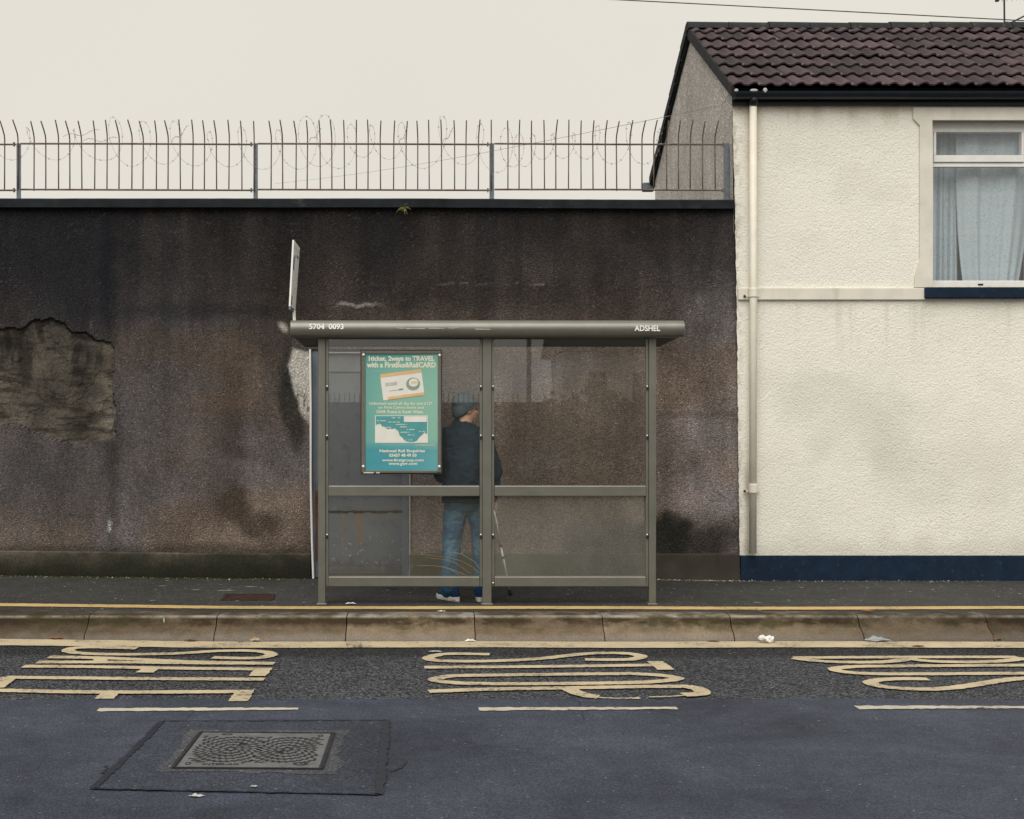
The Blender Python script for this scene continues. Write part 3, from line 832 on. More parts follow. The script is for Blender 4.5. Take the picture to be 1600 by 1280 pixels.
MB().box(xj0, xj1, 12.125, 12.16, 0.19, zr - 0.012).box(xj0, xj1, 12.125, 12.16, zr + 0.006, zc + 0.01).build('door_leaf', DOORM.m, door)
MB().box(xj0, xj1, 12.112, 12.16, zc, DZT - 0.03).build('header_panel', m_simple('pale grey door header', (0.135, 0.145, 0.150), 0.6, 0.3, var=0.2, scale=6), door)
MB().box(DX0 + 0.004, DX0 + 0.072, 12.055, 12.16, 0.19, DZT - 0.004, 0.004).box(DX0 + 0.030, DX0 + 0.040, 12.045, 12.054, 0.19, DZT - 0.12).build('door_jamb', JAMB, door)
MB().box(DX1 - 0.072, DX1 - 0.006, 12.055, 12.16, 0.19, DZT - 0.004, 0.004).build('door_jamb', JAMB, door)
MB().box(DX0 + 0.074, DX1 - 0.074, 12.06, 12.10, DZT - 0.028, DZT - 0.004, 0.003).build('door_head', JAMB, door)
# torn rusty seam across the leaf
vs, fs = [], []
cut = segs((xj0 + 0.04, xj1, 0.014))
for i, x in enumerate(cut):
    t = 0.006 + 0.012 * vnoise(x * 40, 0.5, 5) ; off = 0.010 * (vnoise(x * 18, 2.5, 6) - 0.5)
    vs += [(x, 12.121, zr + off - t), (x, 12.117, zr + off + t), (x, 12.124, zr + off + t + 0.002)]
    if i: fs += [(3 * i - 3, 3 * i, 3 * i + 1, 3 * i - 2), (3 * i - 2, 3 * i + 1, 3 * i + 2, 3 * i - 1)]
MB().add(vs, fs).build('rusted_seam', m_simple('rust edge', (0.035, 0.024, 0.020), 0.9, 0.1, var=0.5, scale=25, dirt=((0.20, 0.08, 0.02), 12, 0.55, 0.8)), door, fix=False)
MB().box(xj1 - 0.10, xj1 - 0.015, 12.121, 12.1245, zr + 0.42, zr + 0.435).build('rust_scar', RUST, door)
# painted strips that edge the doorway
strip = MB()
strip.tube([P(484.5, 546, 12.0), P(485.5, 640, 12.0), P(485.5, 750, 12.0), P(487.5, 850, 11.99), P(489.5, 904, 11.98)], 0.0105, 6)
o = strip.build('edge_strip', UPVC); tag(o, 'thin bent pale strip running down the hinge side of the steel door', 'trim strip')
MB().box(DX1 - 0.004, DX1 + 0.008, 12.004, 12.05, 0.19, DZT - 0.01).build('edge_bead', m_simple('pale bead', (0.45, 0.40, 0.33), 0.7, 0.3), door)
MB().box(DX0 + 0.046, DX0 + 0.066, 12.046, 12.054, 0.75, 1.05).box(DX0 + 0.05, DX0 + 0.062, 12.046, 12.054, 0.35, 0.75).build('rust_scale', RUST, door)

# ------------------------------------------------------------------ security fence on the wall
DFN = 12.12
fence = empty('security_fence', P(580, 311, DFN))
tag(fence, 'rusty iron security fence of bent-topped bars along the wall top', 'fence')
zf0 = 3.915
ztop = CAMZ - (226 - HY) * DFN / F; zlow = CAMZ - (297.5 - HY) * DFN / F
post_px = [-340, 29.5, 399.5, 768.5, 1135.5]
for pxx in post_px:
    x = (pxx - CX) * DFN / F
    MB().box(x - 0.022, x + 0.022, DFN - 0.006, DFN, zf0, ztop + 0.012).box(x - 0.022, x - 0.016, DFN + 0.0005, DFN + 0.044, zf0, ztop + 0.012).build('post', GALV, fence)
for a, b in zip(post_px[:-1], post_px[1:]):
    xa, xb = (a - CX) * DFN / F, (b - CX) * DFN / F
    for z in (ztop, zlow):
        sag = rng.uniform(-0.006, 0.004)
        MB().tube([(xa + 0.024, DFN - 0.02, z + 0.004), ((xa + xb) / 2, DFN - 0.02, z + sag), (xb - 0.03, DFN - 0.02, z - 0.004)], 0.0095, 6).build('rail', RUSTBAR, fence)
        MB().box(xb - 0.048, xb - 0.034, DFN - 0.035, DFN - 0.008, z - 0.022, z + 0.016).box(xb - 0.034, xb - 0.0225, DFN - 0.026, DFN - 0.012, z - 0.008, z + 0.004).build('bolt_lug', RUSTBAR, fence)
hz_ = ztop - zlow
barme = MB().tube([(0, 0, 0), (0, 0, hz_ / 2), (0, 0, hz_ + 0.05), (0, -0.012, hz_ + 0.09), (0, -0.06, hz_ + 0.145), (0, -0.125, hz_ + 0.205)], 0.0066, 6).mesh('bar', True)
barme.materials.append(RUSTBAR)
fl = fence.location
for a in post_px[:-1]:
    for kk in range(-1, 18):
        x = (a + (24.2 + 19.05 * kk if kk >= 0 else -1.5) + rng.uniform(-1, 1) - CX) * DFN / F
        o = bpy.data.objects.new('bar', barme); C.objects.link(o); o.parent = fence
        o.location = Vector((x, DFN - 0.02, zlow + rng.uniform(-0.010, 0.006))) - fl
        o.rotation_euler = (rng.uniform(-0.008, 0.008), rng.uniform(-0.009, 0.009), rng.uniform(-0.12, 0.12))
# barbed wire, loose coils
bw = MB(); pts = []
x = -4.7; th = 0.0
rr = random.Random(11)
zc_ = CAMZ - (226 - HY) * 12.0 / F
amp, amp_t, pit, pit_t, zo, zo_t = 0.2, 0.2, 0.3, 0.3, 0.0, 0.0
while x < 2.55:
    if rr.random() < 0.05: amp_t = rr.uniform(0.10, 0.27); pit_t = rr.uniform(0.10, 0.50); zo_t = rr.uniform(-0.08, 0.10)
    amp += (amp_t - amp) * 0.08; pit += (pit_t - pit) * 0.08; zo += (zo_t - zo) * 0.06
    th += 0.22; x += pit * 0.22 / 6.283
    pts.append(Vector((x + amp * 0.55 * math.cos(th), DFN - 0.08 + amp * 0.6 * math.cos(th + 0.9), zc_ + zo + amp * math.sin(th))))
bw.tube(pts, 0.0012, 4)
for i in range(4, len(pts) - 2, 3):
    for _ in range(2):
        d = Vector((rr.uniform(-1, 1), rr.uniform(-1, 1), rr.uniform(-1, 1))).normalized() * 0.014
        bw.tube([pts[i] - d, pts[i] + d], 0.0016, 3)
for a, b in (((395 / 4, 160 + 215 / 4), (620 / 4, 160 + 178 / 4)), ((1070 / 4, 160 + 250 / 4), (1180 / 4, 160 + 150 / 4)), ((520 / 4, 160 + 240 / 4), (735 / 4, 160 + 228 / 4)), ((400 + 330 / 4, 222), (400 + 410 / 4, 202)), ((400 + 890 / 4, 226), (400 + 950 / 4, 200)), ((400 + 1160 / 4, 226), (400 + 1240 / 4, 200))):
    p, q = P(*a, 12.03), P(*b, 12.0); ln = []
    for s in range(9):
        t = s / 8; o = p.lerp(q, t); o.z += 0.02 * math.sin(t * 9) ; ln.append(o)
    bw.tube(ln, 0.0019, 4)
    for o in ln[1:-1]:
        d = Vector((rr.uniform(-1, 1), rr.uniform(-1, 1), rr.uniform(-1, 1))).normalized() * 0.015
        bw.tube([o - d, o + d], 0.0016, 3)
o = bw.build('barbed_wire', WIRE, fix=False)
tag(o, 'loose coil of thin barbed wire tangled along the fence tops', 'barbed wire')

# fern in the coping joint
FERN = m_simple('yellow green fern', (0.10, 0.105, 0.028), 0.7, 0.2, var=0.5, scale=40)
fern = empty('fern', P(630, 325, 11.96)); tag(fern, 'small green fern sprouting below the wall coping', 'plant')
for dx, dz, ln in ((-11, 9, 1), (-6, 6, 1), (3, 13, 1), (7, 12, 1), (13, 5, 1), (8, -5, 1), (-2, 7, 1)):
    a = P(630, 324, 11.97); b = P(630 + dx, 324 + dz, 11.90); mid = a.lerp(b, 0.5) + Vector((0, -0.03, 0.02))
    vs, fs = [], []
    d = (b - a).normalized(); sd = d.cross(Vector((0, 1, 0))).normalized()
    for s in range(7):
        t = s / 6; p = a * (1 - t) ** 2 + mid * 2 * t * (1 - t) + b * t * t
        wd = 0.0075 * math.sin(math.pi * min(1, t * 0.9 + 0.1)) * (1.3 if s % 2 else 0.7)
        vs += [p - sd * wd, p + Vector((0, -0.004, 0)), p + sd * wd]
        if s: fs += [(3 * s - 3, 3 * s, 3 * s + 1, 3 * s - 2), (3 * s - 2, 3 * s + 1, 3 * s + 2, 3 * s - 1)]
    MB().add(vs, fs).build('frond', FERN, fern, fix=False)

# ------------------------------------------------------------------ house
DH = 12.0
house = empty('house', (5.5, 14.0, 0.16))
tag(house, 'cream roughcast house with brown tiled roof and navy plinth', 'house')
HX1 = 9.0
WX0 = (1456.5 - CX) * DH / F; WX1 = WX0 + 1.83
WZT = CAMZ - (186.5 - HY) * DH / F; WZB = CAMZ - (447 - HY) * DH / F
HZT = CAMZ - (164 - HY) * DH / F + 0.05
PZ = CAMZ - (868 - HY) * DH / F
def hx_edge(z): return np.interp(z, [0.1, 0.4, 2.7, 4.0, 4.9], [3.068, 3.062, 3.035, 3.012, 2.985])
xs = segs((0, WX0, 0.02), (WX0, WX1, 0.04), (WX1, HX1, 0.08)); xs = xs[(xs >= 3.06) | (xs < 0)]
xs = np.concatenate([[3.0, 3.02, 3.04], xs])
zs = segs((PZ, WZB, 0.02), (WZB, WZT, 0.02), (WZT, HZT, 0.02))
X, Z = np.meshgrid(xs, zs)
def house_front(X, Z):
    u = CX + X * F / DH; v = HY - (Z - CAMZ) * F / DH
    return DH + (fbm(u / 90, v / 90, 3, 101) - 0.5) * 0.014
me, v = grid_mesh('front_wall', xs, zs, house_front, lambda x, z: (x > WX0) & (x < WX1) & (z > WZB) & (z < WZT))
# the corner runs slightly out of plumb and its roughcast edge is ragged
co = v.copy()
e = hx_edge(co[:, 2]) + (fbm(co[:, 2] * 20, co[:, 2] * 0, 3, 111) - 0.5) * 0.014
t = np.clip((3.3 - co[:, 0]) / 0.3, 0, 1)
co[:, 0] = co[:, 0] * (1 - t) + (e + (co[:, 0] - 3.0) * (3.3 - e) / 0.3) * t
me.vertices.foreach_set('co', co.ravel())
u = CX + co[:, 0] * F / DH; vv = HY - (co[:, 2] - CAMZ) * F / DH
w1 = (fbm(u / 30, vv / 30, 4, 121) - 0.5) * 60; w2 = (fbm(u / 30, vv / 30, 4, 122) - 0.5) * 60
base = np.array([0.815, 0.792, 0.715])
col = base * (0.93 + 0.10 * fbm(u / 120, vv / 120, 4, 123))[:, None]
def over(m, k, c):
    global col
    t = (m * k)[:, None]; col = col * (1 - t) + np.array(c) * t
for cu, cv, ru, rv, kx in ((1250, 625, 30, 40, 0.6), (1300, 610, 26, 22, 0.5), (1285, 700, 18, 34, 0.5), (1370, 640, 50, 40, 0.55), (1390, 710, 46, 34, 0.7), (1330, 660, 60, 60, 0.35), (1430, 760, 60, 30, 0.3)):
    over(blob(u, vv, cu, cv, ru, rv, 0.2, 0.7, (w1, w2)), kx * 1.0, (0.64, 0.635, 0.575))
over(nstep(185, 166, vv + w2 * 0.25), 0.5, (0.40, 0.31, 0.20))
over(nstep(0.5, 0.75, fbm(u / 14, vv / 200, 3, 124)) * nstep(215, 165, vv), 0.35, (0.42, 0.36, 0.27))
over(nstep(825, 868, vv + w2 * 0.6), 0.42, (0.46, 0.44, 0.38))
over(nstep(0.56, 0.74, fbm(u / 7, vv / 160, 3, 128)) * nstep(470, 480, vv) * nstep(600, 480, vv), 0.22, (0.45, 0.42, 0.35))
over(nstep(0.5, 0.7, fbm(u / 60, vv / 60, 4, 129)), 0.16, (0.56, 0.53, 0.45))
over(blob(u, vv, 1168, 780, 5, 60, 0, 0.8, (w1 * 0.15, w2)), 0.55, (0.33, 0.25, 0.17))
over(blob(u, vv, 1170, 860, 6, 30, 0, 0.8, (w1 * 0.1, w2)), 0.5, (0.30, 0.25, 0.19))
over(blob(u, vv, 1176, 210, 12, 60, 0, 0.8, (w1 * 0.2, w2)), 0.35, (0.45, 0.34, 0.22))
over(nstep(1166, 1150, u + w1 * 0.2) * nstep(0.45, 0.65, fbm(u / 6, vv / 10, 3, 126)), 0.5, (0.36, 0.33, 0.28))
over(nstep(470, 476, vv) * nstep(486, 476, vv), 0.12, (0.4, 0.37, 0.3))
set_tone(me, np.clip(col, 0.02, 0.9)); me.update()
link('front_wall', me, CREAM, house)
# plinth of the house
cut = segs((3.07, HX1, 0.06)); vs, fs = [], []
for x in cut:
    a = rng.uniform(-0.0006, 0.0006)
    for y, z in ((11.985 + a, 0.08), (11.986 + a, PZ - 0.006), (11.992, PZ + a), (12.04, PZ + 0.004 + a)): vs.append((x, y, z))
for i in range(len(cut) - 1):
    for j in range(3): fs.append((i * 4 + j, (i + 1) * 4 + j, (i + 1) * 4 + j + 1, i * 4 + j + 1))
fs += [(0, 1, 2, 3)]
smooth_by_angle(MB().add(vs, fs).build('house_plinth', NAVY, house), 30)
# gable side wall (pebbledash)
RY, RZ, BY = 13.90, 6.21, 16.12
EZ = 4.96
ys = segs((12.012, BY, 0.03)); zs = segs((3.6, 6.3, 0.03))
Yg, Zg = np.meshgrid(ys, zs)
roofz = np.where(Yg < RY, EZ + (Yg - 11.9) / (RY - 11.9) * (RZ - EZ), RZ - (Yg - RY) / (BY - RY) * (RZ - 5.03))
Zc = np.minimum(Zg, roofz - 0.015)
Xg = 2.99 + (fbm(Yg * 2, Zg * 2, 3, 131) - 0.5) * 0.01 + np.interp(Zc, [3.6, 4.9], [0.015, 0.0])
idx = np.arange(Yg.size).reshape(Yg.shape)
q = np.stack([idx[:-1, :-1], idx[1:, :-1], idx[1:, 1:], idx[:-1, 1:]], -1).reshape(-1, 4)
keepq = (Zc.ravel()[q].max(1) - Zc.ravel()[q].min(1)) > 1e-4
me = bpy.data.meshes.new('gable_wall'); me.from_pydata(np.stack([Xg.ravel(), Yg.ravel(), Zc.ravel()], 1).tolist(), [], q[keepq].tolist())
gt = 0.50 * (0.75 + 0.5 * fbm(Yg.ravel() * 1.5, Zc.ravel() * 1.5, 4, 133)) * (0.85 + 0.3 * fbm(Yg.ravel() * 9, Zc.ravel() * 2, 3, 134))
set_tone(me, gt[:, None] * np.array([1.06, 0.99, 0.93])); me.update()
link('gable_wall', me, GABLECAST, house)
MB().prism([(HX1, 12.0, 0.1), (HX1, BY, 0.1), (HX1, BY, 5.0), (HX1, RY, RZ - 0.05), (HX1, 12.0, 4.95)], (-0.05, 0, 0)).box(3.02, HX1, BY - 0.05, BY, 0.1, 5.0).build('rear_wall', CREAMSMOOTH, house)
MB().box(2.9, 3.3, BY - 0.02, BY + 0.9, 3.2, 3.92).prism([(2.2, BY + 0.02, 3.9), (3.02, BY + 0.02, 4.05), (3.02, BY + 0.02, 3.7), (2.2, BY + 0.02, 3.7)], (0, 1.2, 0)).build('lean_to_roof', m_simple('grey felt', (0.22, 0.21, 0.20), 0.9, 0.1), house)
# string course, window surround, sill
zb0, zb1 = CAMZ - (468.5 - HY) * 11.97 / F, CAMZ - (450 - HY) * 11.97 / F
MB().box(3.04, (1446 - CX) * 11.97 / F, 11.968, 12.02, zb0, zb1, 0.006).build('string_course', CREAMSMOOTH, house)
def hp(px, py, d): p = P(px, py, d); return p
sur = [(1427, 168), (1700, 168), (1700, 187.5), (1457, 187.5), (1457, 449), (1429, 449), (1430, 430), (1437.5, 405), (1437.5, 196), (1427, 185)]
MB().prism([hp(a, b, 11.974) for a, b in sur], (0, 0.05, 0)).build('window_surround', CREAMSMOOTH, house)
sx0 = (1446.5 - CX) * 11.93 / F
MB().box(sx0, WX1 + 0.06, 11.925, 12.02, CAMZ - (465.5 - HY) * 11.925 / F, CAMZ - (448.6 - HY) * 11.925 / F, 0.008).build('window_sill', NAVY, house)
# window
win = link('window', MB().mesh('window'), None, house)
fy0, fy1 = 12.085, 12.14
Zp = lambda py: CAMZ - (py - HY) * fy0 / F
Xp = lambda px: (px - CX) * fy0 / F
def fbox(n, x0, x1, z0, z1, y0=fy0, mat=UPVC, b=0.006): return MB().box(x0, x1, y0, fy1, z0, z1, b).build(n, mat, win)
win = empty('window'); win.parent = house; win.location = -house.location
for o in [q for q in C.objects if q.name.startswith('window') and q.type == 'MESH' and len(q.data.vertices) == 0]: bpy.data.objects.remove(o)
win.name = 'window'
xl, xr = WX0 + 0.002, WX1 - 0.002
xm = Xp(1599)
ztp, zt1, zt0, zbt = WZT - 0.002, Zp(243), Zp(255.5), WZB + 0.002
fbox('frame', xl, xr, Zp(206.5), ztp); fbox('frame', xl, xr, zbt, Zp(438.5))
fbox('frame', xl, Xp(1458.6), Zp(438.5) + 0.001, Zp(206.5) - 0.001); fbox('frame', xr - 0.03, xr, Zp(438.5) + 0.001, Zp(206.5) - 0.001)
fbox('transom', Xp(1458.6) + 0.001, xr - 0.031, Zp(261), Zp(254.5), fy0 + 0.004); fbox('transom', Xp(1458.6) + 0.001, xm - 0.001, zt0 + 0.010, zt1, fy0 - 0.012)
fbox('sash', Xp(1458.6) + 0.001, Xp(1462.5), zt1 + 0.001, Zp(206.5) - 0.001, fy0 - 0.010); fbox('sash', xm - 0.02, xm, zt1 + 0.001, Zp(206.5) - 0.001, fy0 - 0.010)
fbox('mullion', xm + 0.03, xm + 0.08, Zp(438.5) + 0.001, Zp(261) - 0.001, fy0 + 0.002); fbox('mullion', xm + 0.001, xm + 0.05, Zp(254) + 0.001, Zp(206.5) - 0.001, fy0 + 0.002)
MB().box(Xp(1462.5), xm - 0.02, fy0 + 0.012, fy0 + 0.018, zt1, Zp(206.5)).build('pane', GLASS_WIN, win)
MB().box(Xp(1458.6), xr - 0.031, fy0 + 0.022, fy0 + 0.028, Zp(438.5), Zp(261)).build('pane', GLASS_WIN, win)
MB().box(Xp(1528), Xp(1536), fy0 - 0.006, fy0 + 0.002, Zp(446), Zp(443.5)).build('vent_latch', BLACK, win)
# curtains and the dim room
NET = Mat('pale blue net', 0.9, 0.1)
_n = NET.noise(70, 3, 0.7); _v = NET.voro(17)
_c = NET.mix(NET.ramp(_v, (0.10, 0.6), (0.30, 0.0)), (0.43, 0.51, 0.565), (0.27, 0.355, 0.435))
_c = NET.mix(1.0, _c, NET.ramp(_n, (0.3, 0.75), (0.7, 1.15)), 'MULTIPLY')
_c = NET.mix(NET.ramp(NET.math('FRACT', NET.math('MULTIPLY', NET.xyz(2), 2.6)), (0.40, 0.0), (0.44, 0.35), (0.52, 0.35), (0.56, 0.0)), _c, (0.48, 0.54, 0.58))
NET.color(_c)
def curtain(name, xa, xb, zt_, zb_, y, folds, amp, gather=None, label=None):
    us = segs((0, 1, 1 / 90)); vs_ = segs((0, 1, 1 / 24)); vs, fs = [], []
    for j, vv_ in enumerate(vs_):
        for i, uu in enumerate(us):
            a, b = xa, xb
            if gather: a, b = gather(vv_)
            s = math.sin(uu * folds * 6.283 + 1.5 * math.sin(uu * 5)) + 0.5 * math.sin(uu * folds * 15 + vv_ * 1.4)
            vs.append((a + (b - a) * uu, y + amp * s * (0.55 + 0.6 * vv_), zt_ + (zb_ - zt_) * vv_))
    n = len(us)
    for j in range(len(vs_) - 1):
        for i in range(n - 1): fs.append((j * n + i, j * n + i + 1, (j + 1) * n + i + 1, (j + 1) * n + i))
    o = MB().add(vs, fs).build(name, NET.m, None, True, False)
    tag(o, label, 'curtain', 'net curtains in the window')
    return o
zc1, zc0 = Zp(196), Zp(446)
curtain('curtain', Xp(1450), Xp(1513), zc1, zc0, 12.31, 4.5, 0.030, lambda t: (Xp(1450), Xp(1513)), 'narrow gathered pale blue net curtain beside the window jamb')
curtain('curtain', Xp(1505), Xp(1612), zc1, zc0, 12.24, 2.6, 0.022, lambda t: (Xp(1504 + 13 * t ** 3), Xp(1625 - 34 * max(0, t - 0.25) ** 1.6)), 'wide pale blue patterned net curtain drawn in at its hem')
curtain('curtain', Xp(1640), Xp(1745), zc1, zc0, 12.27, 5, 0.016, None, 'pale blue net curtain at the far jamb of the house window')
ROOM = m_simple('brown room paint', (0.20, 0.13, 0.08), 0.9, 0.1)
MB().add([(3.3, 14.2, 2.6), (8.5, 14.2, 2.6), (8.5, 14.2, 4.9), (3.3, 14.2, 4.9), (3.3, 12.16, 2.6), (8.5, 12.16, 2.6), (8.5, 12.16, 4.9), (3.3, 12.16, 4.9)], [(0, 1, 2, 3), (4, 5, 1, 0), (7, 6, 2, 3), (4, 0, 3, 7), (5, 1, 2, 6)]).build('room_lining', ROOM, house)
for zz0, zz1, xx0, xx1 in ((WZB, WZT, WX0 - 0.001, WX0), (WZB, WZT, WX1, WX1 + 0.001)):
    MB().box(xx0 - 0.02, xx1 + 0.0, 12.001, 12.16, zz0 - 0.02, zz1 + 0.02).build('reveal', CREAMSMOOTH, house) if xx0 < WX0 else MB().box(xx0, xx1 + 0.02, 12.001, 12.16, zz0 - 0.02, zz1 + 0.02).build('reveal', CREAMSMOOTH, house)
MB().box(WX0, WX1, 12.001, 12.16, WZT, WZT + 0.02).build('reveal', CREAMSMOOTH, house)

# roof: tiles in courses, ridge, verges, fascia, gutter
roof = empty('roof'); roof.parent = house; roof.location = -house.location
e0 = Vector((0, 11.875, 4.985)); e1 = Vector((0, 13.90, 6.235))
sl = (e1 - e0); SL = sl.length; sd = sl.normalized(); nn = Vector((0, -sd.z, sd.y))
TWD, GA = 0.302, 0.353
def tile_mesh():
    N = 12; vs, fs = [], []
    def prof_h(t):     # t in 0..1 over the tile: two rolls
        p = (t * 2) % 1.0
        return 0.026 * (math.sin(math.pi * min(1, max(0, (p - 0.10) / 0.58))) ** 0.6 if 0.10 < p < 0.68 else 0.0)
    for row, (s, lift) in enumerate(((0.0, 0.040), (0.40, 0.004))):
        for layer in (0.0, -0.016):
            for i in range(N + 1):
                t = i / N
                q = Vector((t * TWD, 0, 0)) + sd * s + nn * (lift + prof_h(min(t, 0.9999)) + layer)
                vs.append(q)
    M_ = N + 1
    for i in range(N):
        fs.append((i, i + 1, 2 * M_ + i + 1, 2 * M_ + i))                 # top
        fs.append((M_ + i, M_ + i + 1, i + 1, i))                           # front edge
        fs.append((3 * M_ + i, 3 * M_ + i + 1, M_ + i + 1, M_ + i))        # underside
    fs.append((0, 2 * M_, 3 * M_, M_))
    mb = MB().add(vs, fs); me = mb.mesh('roof_tile'); me.materials.append(TILE)
    me.polygons.foreach_set('use_smooth', [True] * len(me.polygons)); me.set_sharp_from_angle(angle=R(50))
    return me
tm = tile_mesh()
rows = int(SL / GA) + 1
for r_ in range(rows):
    for c_ in range(int((HX1 - 2.95) / TWD)):
        o = bpy.data.objects.new('roof_tile', tm); C.objects.link(o); o.parent = roof
        o.location = e0 + Vector((2.962 + c_ * TWD + rng.uniform(-0.003, 0.003), 0, 0)) + sd * (r_ * GA + rng.uniform(-0.008, 0.008)) + nn * rng.uniform(-0.003, 0.006)
        o.rotation_euler = (rng.uniform(-0.008, 0.008), 0, rng.uniform(-0.012, 0.012))
DECK = m_simple('roof underlay', (0.012, 0.012, 0.013), 0.9, 0.1)
MB().prism([(2.985, e0.y + 0.06, e0.z + 0.02), (2.985, RY, 6.225), (2.985, RY, 6.12), (2.985, e0.y + 0.06, e0.z - 0.06)], (HX1 - 2.985, 0, 0)).build('roof_deck', DECK, roof)
MB().prism([(2.955, RY + 0.01, 6.27), (2.955, BY + 0.12, 4.99), (2.955, BY + 0.12, 4.90), (2.955, RY + 0.01, 6.15)], (HX1 - 2.955, 0, 0)).build('rear_slope', RIDGE, roof)
VERGE = m_simple('verge mortar', (0.030, 0.030, 0.034), 0.85, 0.2, var=0.4, scale=12, bump=0.004)
MB().prism([(2.950, e0.y + 0.0, e0.z + 0.022), (2.950, RY - 0.02, 6.262), (2.950, RY - 0.02, 6.12), (2.950, e0.y + 0.02, e0.z - 0.07)], (0.034, 0, 0)).build('verge', VERGE, roof)
for i in range(7):
    t0, t1 = i / 7, (i + 1) / 7 - 0.006
    a = Vector((2.935, RY + 0.02, 6.30)); b = Vector((2.935, BY + 0.14, 5.02))
    p, q = a.lerp(b, t0), a.lerp(b, t1); lift = Vector((0, 0.005, 0.018))
    MB().prism([p, q + lift, q + Vector((0, 0, -0.11)), p + Vector((0, 0, -0.13))], (0.05, 0, 0)).build('verge_tile', VERGE, roof)
rl = 0.46
for i in range(int((HX1 - 2.93) / rl)):
    x0 = 2.935 + i * rl; vs, fs = [], []
    dz = rng.uniform(-0.006, 0.006)
    for x, rr_ in ((x0 + 0.004, 0.118), (x0 + rl - 0.003, 0.112)):
        for kk in range(9):
            a = math.pi * (0.02 + 0.96 * kk / 8)
            vs.append((x, RY - math.cos(a) * (rr_ + 0.01), 6.205 + dz + math.sin(a) * rr_ * 0.92))
    for kk in range(8): fs.append((kk, kk + 1, 9 + kk + 1, 9 + kk))
    fs += [tuple(range(9)), tuple(range(9, 18))[::-1]]
    smooth_by_angle(MB().add(vs, fs).build('ridge_tile', RIDGE, roof), 40)
MB().box(2.975, HX1, 11.955, 11.982, 4.845, 4.965, 0.003).build('fascia', BLACK, roof)
# half-round gutter
gy, gzz, gr = 11.885, 4.975, 0.062
vs, fs = [], []
for x in (2.975, HX1):
    for rr_ in (gr, gr - 0.006):
        for kk in range(11):
            a = math.pi * kk / 10
            vs.append((x, gy - math.cos(a) * rr_, gzz - math.sin(a) * rr_ - 0.03))
for kk in range(10):
    fs += [(kk, kk + 1, 22 + kk + 1, 22 + kk), (11 + kk, 33 + kk, 33 + kk + 1, 11 + kk + 1), (kk, 11 + kk, 11 + kk + 1, kk + 1)]
smooth_by_angle(MB().add(vs, fs).build('gutter', BLACK, roof), 40)
for px_, w_, h_ in ((1151, 0.020, 0.018), (1178.5, 0.04, 0.016), (1196, 0.022, 0.026)):
    p = P(px_, 141, 11.82)
    MB().ball((p.x, 11.829, p.z), (w_, 0.008, h_), 10, 6).build('white_splash', m_simple('droppings', (0.45, 0.44, 0.42)), roof, True)
MB().box(2.85, 3.0, BY + 0.09, BY + 0.20, 4.86, 4.97, 0.01).build('rear_gutter', GALV, roof)
# downpipe
dp = empty('downpipe'); dp.parent = house; dp.location = -house.location
px0 = (1177.5 - CX) * 11.91 / F
MB().tube([(px0, 11.925, 4.86), (px0, 11.925, 2.9), (px0 - 0.004, 11.925, 0.44)], 0.036, 16).build('pipe', PIPE, dp, True)
MB().tube([(px0, 11.89, 4.915), (px0, 11.925, 4.84)], 0.046, 14).build('gutter_outlet', BLACK, dp, True)
for py in (459, 765):
    z = CAMZ - (py - HY) * 11.91 / F
    mb = MB().tube([(px0, 11.925, z + 0.055), (px0, 11.925, z + 0.045), (px0, 11.925, z - 0.03), (px0, 11.925, z - 0.036)], [0.043, 0.046, 0.046, 0.040], 16)
    mb.box(px0 - 0.085, px0 + 0.075, 11.962, 11.972, z - 0.028, z - 0.008, 0.002)
    mb.build('pipe_collar', PIPE, dp)
    MB().ball((px0 - 0.075, 11.958, z - 0.018), (0.014, 0.010, 0.014), 8, 6).build('bracket_nail', RUST, dp)
# aerial on the ridge, service cables
aer = empty('tv_aerial', P(1569.5, 38, RY)); tag(aer, 'thin television aerial standing on the roof ridge', 'aerial')
pa_ = P(1569.5, 40, RY)
MB().tube([pa_, pa_ + Vector((-0.01, 0, 0.9))], 0.010, 6).build('mast', BLACK, aer)
MB().tube([pa_ + Vector((0.05, 0, 0.02)), pa_ + Vector((0.45, 0, 0.22))], 0.010, 6).ball(pa_ + Vector((0.025, 0, 0.02)), (0.035, 0.03, 0.025)).build('stay', BLACK, aer)
zb_ = pa_.z + 0.36
MB().tube([(pa_.x - 0.35, RY - 0.03, zb_), (pa_.x + 0.45, RY - 0.03, zb_ + 0.02)], 0.008, 6).build('boom', BLACK, aer)
for kk in range(9):
    xx = pa_.x - 0.10 + kk * 0.055
    MB().tube([(xx + 0.004, RY - 0.03, zb_ - 0.10 + 0.004 * kk), (xx, RY - 0.03, zb_ + 0.10)], 0.0035, 4).build('element', GALV, aer)
MB().box(pa_.x - 0.115, pa_.x - 0.08, RY - 0.05, RY - 0.01, zb_ - 0.095, zb_ - 0.01).build('balun_box', BLACK, aer)
a, b = P(950, -1, 15.5), P(1600, 32.5, 15.5); d = (b - a)
cab = [a + d * (t / 12) + Vector((0, 0, 0)) for t in range(-14, 22)]
o = MB().tube(cab, 0.0075, 5).build('overhead_cable', CABLE); tag(o, 'thin dark overhead cable crossing the sky above the tiled roof', 'cable')
att = Vector((2.975, 12.20, CAMZ - (155 - HY) * 12.2 / F))
cab = [att + Vector((0, -0.12, 0.02)), att, att + Vector((-0.005, 0.03, -0.03)), att + Vector((-0.005, 0.10, 0.0))]
far = P(430, 287, 30.0); st = att + Vector((-0.012, 0.14, -0.025))
for t in range(0, 25):
    q = st.lerp(far, t / 24); q.z -= 0.10 * math.sin(math.pi * t / 24); cab.append(q)
o = MB().tube(cab, 0.0026, 5).build('service_cable', WIRE); tag(o, 'faint drooping cable tied to the pebbledashed gable behind the fence', 'cable')

